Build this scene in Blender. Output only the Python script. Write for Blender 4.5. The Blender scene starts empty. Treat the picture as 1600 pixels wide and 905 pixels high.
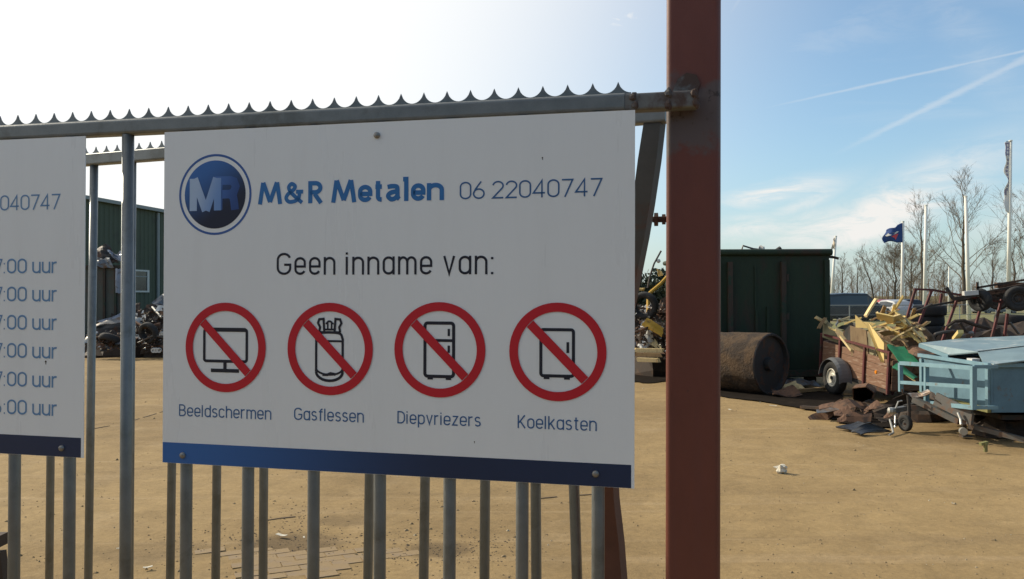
import bpy, math, random
import numpy as np
from mathutils import Vector, Matrix, noise

random.seed(7)
scene = bpy.context.scene
COL = scene.collection
R = math.radians
V = Vector

# ------------------------------------------------------------------ camera
FPX = 1280.0                      # focal length in pixels of a 1600 px wide picture
EYE = V((0, 0, 1.75))
_p, _r = R(0.5), R(0.2)
FW = V((0, math.cos(_p), math.sin(_p)))
_up = V((0, -math.sin(_p), math.cos(_p)))
_rt = V((1, 0, 0))
RT = _rt * math.cos(_r) - _up * math.sin(_r)
UP = _rt * math.sin(_r) + _up * math.cos(_r)
cam_d = bpy.data.cameras.new('camera')
cam = bpy.data.objects.new('camera', cam_d)
COL.objects.link(cam)
cam_d.sensor_width = 36
cam_d.lens = 36 * FPX / 1600
cam_d.clip_start = 0.05
cam_d.clip_end = 4000
cam.matrix_world = Matrix((( RT.x, UP.x, -FW.x, EYE.x), (RT.y, UP.y, -FW.y, EYE.y), (RT.z, UP.z, -FW.z, EYE.z), (0, 0, 0, 1)))
scene.camera = cam


def ray(px, py):
    return FW + RT * ((px - 800) / FPX) - UP * ((py - 452.5) / FPX)


def at(px, py, d):
    """world point seen at picture position (px, py), d metres into the scene"""
    r = ray(px, py)
    return EYE + r * (d / r.y)


def gnd(px, py, z=0.0):
    r = ray(px, py)
    return EYE + r * ((z - EYE.z) / r.z)


# ------------------------------------------------------------------ light
SUN_AZ, SUN_EL = -58.0, 31.0       # degrees left of straight ahead, above the horizon
SUN_DIR = V((math.sin(R(SUN_AZ)) * math.cos(R(SUN_EL)), math.cos(R(SUN_AZ)) * math.cos(R(SUN_EL)), math.sin(R(SUN_EL))))
sd = bpy.data.lights.new('sun', 'SUN')
sd.energy = 4.6
sd.angle = R(0.53)
sd.color = (1.0, 0.90, 0.72)
sun = bpy.data.objects.new('sun', sd)
COL.objects.link(sun)
sun.rotation_euler = SUN_DIR.to_track_quat('Z', 'Y').to_euler()

scene.view_settings.view_transform = 'Standard'
scene.view_settings.look = 'None'
scene.view_settings.exposure = 0.0
scene.view_settings.gamma = 1.0
scene.view_settings.use_curve_mapping = False

world = bpy.data.worlds.new('World')
scene.world = world
world.use_nodes = True


class NT:
    """tiny helper to write node maths"""
    def __init__(s, tree):
        s.t = tree
        s.n = tree.nodes
        s.l = tree.links

    def new(s, typ, **kw):
        nd = s.n.new(typ)
        for k, v in kw.items():
            setattr(nd, k, v)
        return nd

    def put(s, sock, val):
        if hasattr(val, 'is_linked') or isinstance(val, bpy.types.NodeSocket):
            s.l.new(val, sock)
        else:
            sock.default_value = val

    def m(s, op, a, b=0.0, c=None, clamp=False):
        nd = s.new('ShaderNodeMath', operation=op, use_clamp=clamp)
        s.put(nd.inputs[0], a)
        s.put(nd.inputs[1], b)
        if c is not None:
            s.put(nd.inputs[2], c)
        return nd.outputs[0]

    def smooth(s, x, lo, hi):
        nd = s.new('ShaderNodeMapRange', interpolation_type='SMOOTHSTEP')
        s.put(nd.inputs[0], x)
        nd.inputs[1].default_value = lo
        nd.inputs[2].default_value = hi
        return nd.outputs[0]

    def noise(s, vec, scale, detail=4, rough=0.55, dist=0.0):
        nd = s.new('ShaderNodeTexNoise')
        if vec is not None:
            s.l.new(vec, nd.inputs['Vector'])
        nd.inputs['Scale'].default_value = scale
        nd.inputs['Detail'].default_value = detail
        nd.inputs['Roughness'].default_value = rough
        nd.inputs['Distortion'].default_value = dist
        return nd.outputs[0]

    def mapping(s, vec, scale=(1, 1, 1), rot=(0, 0, 0), loc=(0, 0, 0)):
        nd = s.new('ShaderNodeMapping')
        s.l.new(vec, nd.inputs[0])
        nd.inputs['Location'].default_value = loc
        nd.inputs['Rotation'].default_value = rot
        nd.inputs['Scale'].default_value = scale
        return nd.outputs[0]

    def mix(s, fac, a, b, blend='MIX'):
        nd = s.new('ShaderNodeMix', data_type='RGBA', blend_type=blend)
        s.put(nd.inputs[0], fac)
        s.put(nd.inputs[6], a if not isinstance(a, tuple) else (*a[:3], 1))
        s.put(nd.inputs[7], b if not isinstance(b, tuple) else (*b[:3], 1))
        return nd.outputs[2]

    def comb(s, x, y, z):
        nd = s.new('ShaderNodeCombineXYZ')
        for i, q in enumerate((x, y, z)):
            s.put(nd.inputs[i], q)
        return nd.outputs[0]


def build_sky():
    T = NT(world.node_tree)
    T.n.clear()
    out = T.new('ShaderNodeOutputWorld')
    bg = T.new('ShaderNodeBackground')
    bg.inputs[1].default_value = SKY_STRENGTH
    sky = T.new('ShaderNodeTexSky', sky_type='NISHITA')
    sky.sun_disc = False
    sky.sun_elevation = R(SUN_EL)
    sky.sun_rotation = R(SUN_AZ)
    sky.altitude = 0
    sky.air_density = 1.0
    sky.dust_density = 0.8
    sky.ozone_density = 1.2
    tc = T.new('ShaderNodeTexCoord')
    gen = tc.outputs['Generated']
    sep = T.new('ShaderNodeSeparateXYZ')
    T.l.new(gen, sep.inputs[0])
    x, y, z = sep.outputs
    zc = T.m('MAXIMUM', z, 0.02)
    gx, gy = T.m('DIVIDE', x, zc), T.m('DIVIDE', y, zc)      # position on a flat cloud layer
    layer = T.comb(gx, gy, 0.0)
    az = T.m('ARCTAN2', x, y)
    el = T.m('ARCSINE', z)
    # thin veil of cirrus, drawn out in long streaks
    n1 = T.noise(T.mapping(layer, (0.55, 1.5, 1), (0, 0, R(28))), 0.9, 6, 0.6, 0.6)
    n2 = T.noise(T.mapping(layer, (0.25, 0.5, 1), (0, 0, R(-20))), 0.6, 3, 0.5)
    veil = T.m('MULTIPLY', T.smooth(n1, 0.42, 0.8), T.smooth(n2, 0.4, 0.7))
    veil = T.m('MULTIPLY', veil, T.smooth(z, 0.0, 0.2))
    cover = T.m('MULTIPLY', veil, 0.6)
    # wispy low clouds: (azimuth, elevation, half width, half height, tilt, strength)
    wn = T.noise(T.mapping(T.comb(az, el, 0.0), (5, 18, 1), (0, 0, R(-30))), 2.2, 7, 0.68, 0.8)
    wn = T.smooth(wn, 0.34, 0.66)

    def azel(px, py):
        d = ray(px, py).normalized()
        return math.atan2(d.x, d.y), math.asin(d.z)
    for (px, py, wx, wy, tilt, st) in (
            (1390, 330, 120, 30, 27, 1.5), (1320, 352, 110, 24, 12, 1.1), (1215, 302, 70, 14, 8, 1.25), (1180, 355, 140, 18, 5, .85), (1250, 320, 60, 12, 25, .8), (1500, 40, 160, 30, -60, .17), (1290, 60, 170, 34, 12, .16),
            (965, 33, 50, 13, 10, 1.0), (800, 48, 90, 16, -22, .5), (1580, 330, 60, 30, 25, .45), (1130, 368, 160, 22, 4, .35)):
        a0, e0 = azel(px, py)
        dx, dy = T.m('SUBTRACT', az, a0), T.m('SUBTRACT', el, e0)
        c, sn = math.cos(R(tilt)), math.sin(R(tilt))
        qx = T.m('DIVIDE', T.m('ADD', T.m('MULTIPLY', dx, c), T.m('MULTIPLY', dy, sn)), wx / FPX)
        qy = T.m('DIVIDE', T.m('SUBTRACT', T.m('MULTIPLY', dy, c), T.m('MULTIPLY', dx, sn)), wy / FPX)
        rr = T.m('ADD', T.m('MULTIPLY', qx, qx), T.m('MULTIPLY', qy, qy))
        g = T.m('POWER', 2.718, T.m('MULTIPLY', rr, -0.9))
        cover = T.m('MAXIMUM', cover, T.m('MULTIPLY', T.m('MULTIPLY', g, st), T.m('ADD', T.m('MULTIPLY', wn, 0.75), 0.25)))
    # vapour trails: straight lines on the cloud layer
    tn = T.noise(layer, 9.0, 6, 0.75)
    for (p0, p1, w, st) in (((1090, 192), (1640, 71), 0.042, .27), ((1290, 249), (1640, 73), 0.062, .30), ((1112, 70), (1185, -50), 0.030, .30)):
        d0, d1 = ray(*p0), ray(*p1)
        a, b = V((d0.x / d0.z, d0.y / d0.z)), V((d1.x / d1.z, d1.y / d1.z))
        ln = (b - a).length
        t = (b - a) / ln
        rx, ry = T.m('SUBTRACT', gx, a.x), T.m('SUBTRACT', gy, a.y)
        along = T.m('ADD', T.m('MULTIPLY', rx, t.x), T.m('MULTIPLY', ry, t.y))
        across = T.m('ABSOLUTE', T.m('SUBTRACT', T.m('MULTIPLY', rx, t.y), T.m('MULTIPLY', ry, t.x)))
        wv = T.m('MULTIPLY', T.m('ADD', T.m('MULTIPLY', tn, 2.4), -0.35), w * 1.2)
        core = T.smooth(T.m('SUBTRACT', 1.0, T.m('DIVIDE', across, wv), clamp=True), 0.0, 1.0)
        ends = T.m('MULTIPLY', T.smooth(along, 0.0, ln * 0.6), T.m('SUBTRACT', 1.0, T.smooth(along, ln * 1.0, ln * 1.3)))
        cover = T.m('MAXIMUM', cover, T.m('MULTIPLY', T.m('MULTIPLY', core, ends), st))
    # bright haze round the sun (forward scattering in the thin cirrus)
    dt = T.new('ShaderNodeVectorMath', operation='DOT_PRODUCT')
    T.l.new(gen, dt.inputs[0])
    dt.inputs[1].default_value = SUN_DIR
    cs = T.m('MAXIMUM', dt.outputs['Value'], 0.0)
    glow = T.m('ADD', T.m('MULTIPLY', T.smooth(cs, .35, .7), GLOW), CLOUD)
    cl = T.new('ShaderNodeVectorMath', operation='SCALE')
    cl.inputs[0].default_value = (1.0, 0.985, 0.95)
    T.l.new(glow, cl.inputs[3])
    aer = T.m('MULTIPLY', T.smooth(cs, .22, .74), 0.92, clamp=True)
    cover = T.m('MAXIMUM', cover, aer)
    tint = T.mix(1.0, sky.outputs[0], SKY_TINT, 'MULTIPLY')
    # pale ground haze low over the horizon, all the way round
    tint = T.mix(T.m('MULTIPLY', T.m('POWER', 2.718, T.m('MULTIPLY', T.m('MAXIMUM', z, 0.0), -9.0)), .75), tint, HORIZON)
    col = T.mix(cover, tint, cl.outputs[0])
    T.l.new(col, bg.inputs[0])
    T.l.new(bg.outputs[0], out.inputs[0])


SKY_STRENGTH = 0.15
SKY_TINT = (.93, 1.08, 1.12)
GLOW, CLOUD = 1.2, 6.0
HORIZON = (2.9, 3.7, 4.1)
build_sky()


# ------------------------------------------------------------------ materials
def mat(name, col, rough=0.65, metal=0.0, var=0.25, scale=9.0, bump=0.0, col2=None, cut=(0.5, 0.62), scale2=4.0, stretch=(1, 1, 1), spec=0.4, fine=0.0):
    m = bpy.data.materials.new(name)
    m.use_nodes = True
    T = NT(m.node_tree)
    bs = T.n['Principled BSDF']
    tc = T.new('ShaderNodeTexCoord')
    vec = T.mapping(tc.outputs['Object'], stretch)
    nz = T.noise(vec, scale, 5, 0.6)
    f = T.m('MULTIPLY_ADD', nz, 2 * var, 1 - var)
    c = T.mix(1.0, (*col, 1), T.comb(f, f, f), 'MULTIPLY')
    if fine:
        ff = T.m('MULTIPLY_ADD', T.noise(vec, scale * 14, 3, 0.7), 2 * fine, 1 - fine)
        c = T.mix(1.0, c, T.comb(ff, ff, ff), 'MULTIPLY')
    if col2:
        n2 = T.noise(T.mapping(vec, (1, 1, 1), (0, 0, 0), (3.1, 7.7, 1.3)), scale2, 6, 0.65, 0.4)
        c = T.mix(T.smooth(n2, cut[0], cut[1]), c, (*col2, 1))
    T.l.new(c, bs.inputs['Base Color'])
    rn = T.m('MULTIPLY_ADD', nz, 0.25, rough - 0.125, clamp=True)
    T.l.new(rn, bs.inputs['Roughness'])
    bs.inputs['Metallic'].default_value = metal
    bs.inputs['Specular IOR Level'].default_value = spec
    if bump:
        b = T.new('ShaderNodeBump')
        b.inputs['Strength'].default_value = 0.6
        b.inputs['Distance'].default_value = bump
        T.l.new(T.noise(vec, scale * 4, 4, 0.65), b.inputs['Height'])
        T.l.new(b.outputs[0], bs.inputs['Normal'])
    return m


M = {}
M['galv'] = mat('galvanised_steel', (.20, .212, .208), .44, .5, .28, 22, .0004, (.14, .145, .135), (.5, .7), 9, fine=.12)
M['galv_rust'] = mat('rust_stained_steel', (.17, .172, .165), .6, .25, .25, 18, .0006, (.085, .052, .04), (.48, .62), 10, fine=.15)
M['rusty_frame'] = mat('rust_over_primer', (.12, .118, .112), .7, .1, .3, 14, .0008, (.085, .05, .036), (.42, .58), 6, fine=.2)
M['ink_blue'] = mat('sign_blue_ink', (.035, .17, .43), .42, 0, .05, 10)
M['ink_light'] = mat('sign_steel_blue_ink', (.045, .13, .30), .42, 0, .05, 10)
M['ink_pale'] = mat('sign_faded_blue_ink', (.13, .27, .47), .45, 0, .06, 10)
M['ink_black'] = mat('sign_black_ink', (.018, .018, .03), .42, 0, .05, 10)
M['ink_red'] = mat('sign_red_ink', (.55, .018, .03), .42, 0, .06, 6)
M['bolt'] = mat('screw_zinc', (.28, .27, .25), .5, .7, .2, 60)
M['sign'] = mat('sign_white', (.82, .84, .835), .30, 0, .03, 1.4, 0, (.77, .785, .775), (.5, .9), 1.6, (7, 7, .8), spec=.5, fine=.012)
M['dark_steel'] = mat('dark_old_steel', (.05, .048, .045), .65, .3, .3, 10, .002, (.10, .05, .03), (.5, .65), 5)
M['rust'] = mat('rusty_steel', (.15, .08, .047), .75, .15, .45, 7, .002, (.04, .027, .021), (.45, .6), 4, fine=.25)
M['rust_dark'] = mat('dark_rusty_steel', (.055, .04, .03), .8, .15, .4, 7, .002, (.10, .06, .037), (.5, .65), 4, fine=.25)
M['scrap_grey'] = mat('grey_scrap_metal', (.17, .18, .19), .5, .5, .35, 6, .003, (.13, .09, .065), (.48, .62), 3)
M['scrap_white'] = mat('white_enamel_scrap', (.62, .60, .55), .5, 0, .2, 5, .001, (.35, .26, .18), (.55, .7), 5)
M['scrap_blue'] = mat('pale_blue_car_paint', (.22, .26, .33), .4, .2, .25, 4, .001, (.10, .09, .09), (.5, .65), 4)
M['tarp_dark'] = mat('dark_rubber_sheet', (.018, .020, .024), .4, 0, .3, 6, .003)
M['container'] = mat('dark_green_paint', (.016, .031, .015), .65, .05, .5, 3, .006, (.036, .026, .016), (.50, .68), 2.2, (1, 1, .35), fine=.2)
M['rib'] = mat('brown_worn_paint', (.05, .035, .025), .7, .1, .35, 6, .002, (.02, .04, .025), (.5, .62), 4)
M['tank'] = mat('earthy_rust', (.085, .053, .029), .95, 0, .5, 5, .05, (.04, .028, .02), (.40, .62), 4.0, fine=.35)
M['plank'] = mat('weathered_red_brown_wood', (.215, .115, .068), .75, 0, .4, 10, .003, (.40, .29, .21), (.52, .72), 5, (1, 1, 6), fine=.15)
M['red_paint'] = mat('dull_red_paint', (.125, .034, .032), .6, .1, .3, 12, .001, (.09, .05, .035), (.5, .65), 8)
M['tyre'] = mat('tyre_rubber', (.028, .027, .026), .85, 0, .35, 14, .003, (.09, .08, .065), (.55, .75), 5)
M['rim'] = mat('cream_rim_paint', (.62, .58, .48), .5, .1, .15, 12, 0, (.30, .22, .15), (.6, .75), 9)
M['fender'] = mat('grey_plastic', (.14, .145, .15), .5, 0, .2, 8)
M['amber'] = mat('amber_plastic', (.75, .25, .02), .3, 0, .1, 10)
M['wood_pale'] = mat('pale_sawn_wood', (.68, .53, .27), .7, 0, .22, 8, .002, (.50, .34, .16), (.52, .7), 6, (5, 1, 1), fine=.15)
M['wood_yellow'] = mat('yellow_board', (.72, .53, .20), .65, 0, .15, 4, .001, (.50, .34, .12), (.58, .75), 4)
M['wood_brown'] = mat('brown_veneer', (.30, .20, .10), .55, 0, .25, 6, .001, (.20, .12, .06), (.5, .7), 4, (6, 1, 1))
M['wood_olive'] = mat('grey_olive_board', (.25, .22, .12), .7, 0, .25, 6, .001)
M['heap_brown'] = mat('brown_heap_soil', (.12, .075, .04), .95, 0, .45, 9, .03, (.20, .13, .07), (.5, .65), 6, fine=.3)
M['green_sheet'] = mat('green_sheet_paint', (.02, .17, .085), .5, 0, .25, 5, .001, (.03, .09, .05), (.55, .75), 4)
M['blue_box'] = mat('light_blue_paint', (.175, .295, .345), .55, .05, .32, 5, .002, (.17, .13, .095), (.57, .72), 6, fine=.1)
M['blue_wall'] = mat('mid_blue_paint', (.115, .205, .255), .6, .05, .3, 5, .002, (.15, .11, .08), (.60, .74), 6, fine=.1)
M['blue_lid'] = mat('faded_blue_lid', (.19, .265, .285), .5, .05, .35, 3, .001, (.40, .43, .41), (.52, .66), 3.2, fine=.1)
M['grey_tube'] = mat('grey_old_tube', (.095, .09, .082), .55, .3, .3, 10, .001, (.12, .07, .045), (.5, .65), 7)
M['chrome'] = mat('worn_chrome', (.45, .44, .40), .45, .7, .25, 20)
M['moss_metal'] = mat('mossy_yellow_metal', (.20, .19, .07), .7, 0, .3, 20)
M['pole'] = mat('white_mast', (.80, .78, .70), .5, 0, .06, 3)
M['flag_blue'] = mat('navy_flag', (.03, .07, .22), .8, 0, .12, 5)
M['flag_red'] = mat('red_flag_print', (.62, .08, .09), .8, 0, .1, 5)
M['flag_white'] = mat('white_flag', (.72, .70, .66), .85, 0, .08, 4)
M['flag_cream'] = mat('cream_flag', (.72, .60, .47), .85, 0, .1, 4)
M['flag_purple'] = mat('grey_violet_flag', (.26, .25, .36), .85, 0, .15, 4)
M['bark'] = mat('winter_bark', (.105, .085, .065), .9, 0, .3, 6)
M['twig'] = mat('brown_twigs', (.16, .12, .08), .9, 0, .3, 1.5)
M['wood_far'] = mat('far_winter_twigs', (.20, .145, .095), .95, 0, .35, .3)
M['evergreen'] = mat('dark_evergreen', (.028, .04, .02), .8, 0, .5, 1.4)
M['grass'] = mat('winter_grass', (.17, .17, .055), .95, 0, .3, .35, .02, (.22, .18, .08), (.45, .65), .2, fine=.3)
M['shed'] = mat('green_shed_cladding', (.07, .085, .058), .7, .05, .15, 1.2, 0, (.06, .066, .05), (.5, .7), .6)
M['shed_trim'] = mat('grey_shed_trim', (.25, .27, .27), .6, .1, .15, 4)
M['frame_white'] = mat('white_window_frame', (.50, .50, .48), .5, 0, .06, 4)
M['glass'] = mat('dark_window_glass', (.02, .024, .026), .08, 0, .2, 2, spec=.6)
M['crane_yellow'] = mat('yellow_paint', (.55, .32, .04), .5, .1, .2, 6, .001, (.22, .12, .05), (.55, .7), 6)
M['stone'] = mat('pale_stone', (.62, .57, .46), .85, 0, .2, 20, .004)
M['paver'] = mat('sandy_paver', (.275, .19, .095), .9, 0, .2, 8, .003, (.25, .18, .11), (.45, .65), 5, fine=.2)
M['crack'] = mat('dark_joint_dirt', (.15, .105, .062), .95, 0, .3, 10)
M['wire'] = mat('fence_wire', (.30, .31, .31), .6, .4, .1, 5)


def post_material():
    """red oxide with the grey zinc-spray patch and rust around the welded rail"""
    m = bpy.data.materials.new('red_oxide_paint')
    m.use_nodes = True
    T = NT(m.node_tree)
    bs = T.n['Principled BSDF']
    obj = T.new('ShaderNodeTexCoord').outputs['Object']
    nz = T.noise(T.mapping(obj, (1, 1, .35)), 14, 5, .65)
    f = T.m('MULTIPLY_ADD', nz, .5, .75)
    c = T.mix(1.0, (.155, .044, .027, 1), T.comb(f, f, f), 'MULTIPLY')
    streak = T.smooth(T.noise(T.mapping(obj, (30, 30, 1.2)), 1.0, 3, .5), .5, .75)
    c = T.mix(T.m('MULTIPLY', streak, .35), c, (.14, .045, .035, 1))
    sep = T.new('ShaderNodeSeparateXYZ')
    T.l.new(obj, sep.inputs[0])
    w = T.m('MULTIPLY_ADD', T.noise(obj, 11, 5, .65), .22, -.11)
    zz = T.m('ADD', sep.outputs[2], w)
    patch = T.m('MULTIPLY', T.smooth(zz, 2.075, 2.11), T.m('SUBTRACT', 1.0, T.smooth(zz, 2.215, 2.255)))
    c = T.mix(T.m('MULTIPLY', patch, .72), c, (.10, .095, .088, 1))
    spots = T.smooth(T.noise(obj, 45, 4, .7), .55, .68)
    near = T.m('MULTIPLY', T.smooth(zz, 2.13, 2.16), T.m('SUBTRACT', 1.0, T.smooth(zz, 2.21, 2.24)))
    c = T.mix(T.m('MULTIPLY', spots, near), c, (.05, .03, .022, 1))
    chips = T.smooth(T.noise(T.mapping(obj, (1, 1, .6)), 38, 5, .75), .66, .72)
    c = T.mix(T.m('MULTIPLY', chips, .7), c, (.06, .03, .025, 1))
    T.l.new(c, bs.inputs['Base Color'])
    bs.inputs['Roughness'].default_value = .5
    b = T.new('ShaderNodeBump')
    b.inputs['Strength'].default_value = .25
    b.inputs['Distance'].default_value = .001
    T.l.new(T.noise(obj, 90, 3, .6), b.inputs['Height'])
    T.l.new(b.outputs[0], bs.inputs['Normal'])
    return m


def end_post_material():
    """grey paint at the top of the buckled post, rust eaten in from below"""
    m = bpy.data.materials.new('rust_eaten_grey_paint')
    m.use_nodes = True
    T = NT(m.node_tree)
    bs = T.n['Principled BSDF']
    obj = T.new('ShaderNodeTexCoord').outputs['Object']
    f = T.m('MULTIPLY_ADD', T.noise(obj, 18, 5, .65), .7, .65)
    sep = T.new('ShaderNodeSeparateXYZ')
    T.l.new(obj, sep.inputs[0])
    zz = T.m('ADD', sep.outputs[2], T.m('MULTIPLY_ADD', T.noise(obj, 9, 5, .7), .9, -.45))
    k = T.m('SUBTRACT', 1.0, T.smooth(zz, 1.70, 1.98))
    c = T.mix(k, (.062, .064, .06, 1), (.12, .046, .026, 1))
    c = T.mix(1.0, c, T.comb(f, f, f), 'MULTIPLY')
    T.l.new(c, bs.inputs['Base Color'])
    bs.inputs['Roughness'].default_value = .7
    return m


def gradient_material(name, c0, c1, axis, lo, hi, rough=.4):
    """printed colour fade along one object axis (flat print on the sign)"""
    m = bpy.data.materials.new(name)
    m.use_nodes = True
    T = NT(m.node_tree)
    bs = T.n['Principled BSDF']
    obj = T.new('ShaderNodeTexCoord').outputs['Object']
    d = T.new('ShaderNodeVectorMath', operation='DOT_PRODUCT')
    T.l.new(obj, d.inputs[0])
    d.inputs[1].default_value = axis
    T.l.new(T.mix(T.smooth(d.outputs['Value'], lo, hi), (*c0, 1), (*c1, 1)), bs.inputs['Base Color'])
    bs.inputs['Roughness'].default_value = rough
    return m


def ground_material():
    m = bpy.data.materials.new('sandy_yard')
    m.use_nodes = True
    T = NT(m.node_tree)
    bs = T.n['Principled BSDF']
    obj = T.new('ShaderNodeTexCoord').outputs['Object']
    big = T.noise(obj, .22, 4, .6, .4)
    mid = T.noise(obj, 1.3, 5, .65)
    fine = T.noise(obj, 28, 4, .7)
    grain = T.noise(obj, 160, 2, .7)
    c = T.mix(T.smooth(big, .40, .60), (.315, .217, .100, 1), (.245, .166, .076, 1))
    c = T.mix(T.m('MULTIPLY', T.smooth(mid, .5, .75), .5), c, (.36, .26, .14, 1))
    # tyre tracks: long faint bands running across the yard
    tr = T.noise(T.mapping(obj, (.18, 2.6, 1), (0, 0, R(-16))), 1.0, 5, .6, .3)
    c = T.mix(T.m('MULTIPLY', T.smooth(tr, .54, .70), .35), c, (.185, .128, .066, 1))
    tr2 = T.noise(T.mapping(obj, (.12, 3.4, 1), (0, 0, R(22))), 1.0, 4, .6, .2)
    c = T.mix(T.m('MULTIPLY', T.smooth(tr2, .56, .70), .45), c, (.37, .265, .145, 1))
    # damp dark patches
    dk = T.m('MULTIPLY', T.smooth(T.noise(obj, .75, 6, .72, .5), .57, .72), T.smooth(T.noise(obj, .3, 2, .5), .4, .62))
    c = T.mix(T.m('MULTIPLY', dk, .6), c, (.16, .112, .065, 1))
    # damp soil smeared about in a few places
    sp_ = T.new('ShaderNodeSeparateXYZ')
    T.l.new(obj, sp_.inputs[0])
    rag = T.noise(obj, 5.5, 7, .78, .8)
    for px, py, rx, ry, st_ in ((455, 848, .42, .34, .75), (690, 856, .30, .22, .75), (540, 812, .30, .2, .4), (1500, 684, .8, .5, .4), (250, 860, .5, .3, .35)):
        g_ = gnd(px, py)
        ex, ey = T.m('DIVIDE', T.m('SUBTRACT', sp_.outputs[0], g_.x), rx), T.m('DIVIDE', T.m('SUBTRACT', sp_.outputs[1], g_.y), ry)
        gg = T.m('POWER', 2.718, T.m('MULTIPLY', T.m('ADD', T.m('MULTIPLY', ex, ex), T.m('MULTIPLY', ey, ey)), -1.0))
        k_ = T.smooth(T.m('MULTIPLY', gg, T.m('ADD', rag, .25)), .22, .55)
        c = T.mix(T.m('MULTIPLY', k_, st_), c, (.12, .082, .043, 1))
    blot = T.noise(obj, 3.2, 6, .72, .6)
    f = T.m('MULTIPLY', T.m('MULTIPLY_ADD', fine, .6, .70), T.m('MULTIPLY_ADD', grain, .6, .70))
    f = T.m('MULTIPLY', f, T.m('MULTIPLY_ADD', blot, .8, .64))
    c = T.mix(1.0, c, T.comb(f, f, f), 'MULTIPLY')
    spk = T.smooth(T.noise(obj, 55, 2, .5), .70, .76)
    c = T.mix(T.m('MULTIPLY', spk, .5), c, (.10, .075, .05, 1))
    T.l.new(c, bs.inputs['Base Color'])
    bs.inputs['Roughness'].default_value = .95
    bs.inputs['Specular IOR Level'].default_value = .2
    b = T.new('ShaderNodeBump')
    b.inputs['Strength'].default_value = .7
    b.inputs['Distance'].default_value = .012
    hh = T.m('ADD', T.m('MULTIPLY', T.noise(obj, 9, 6, .7), 1.0), T.m('MULTIPLY', grain, .35))
    T.l.new(hh, b.inputs['Height'])
    T.l.new(b.outputs[0], bs.inputs['Normal'])
    return m


M['post'] = post_material()
M['ground'] = ground_material()


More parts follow.
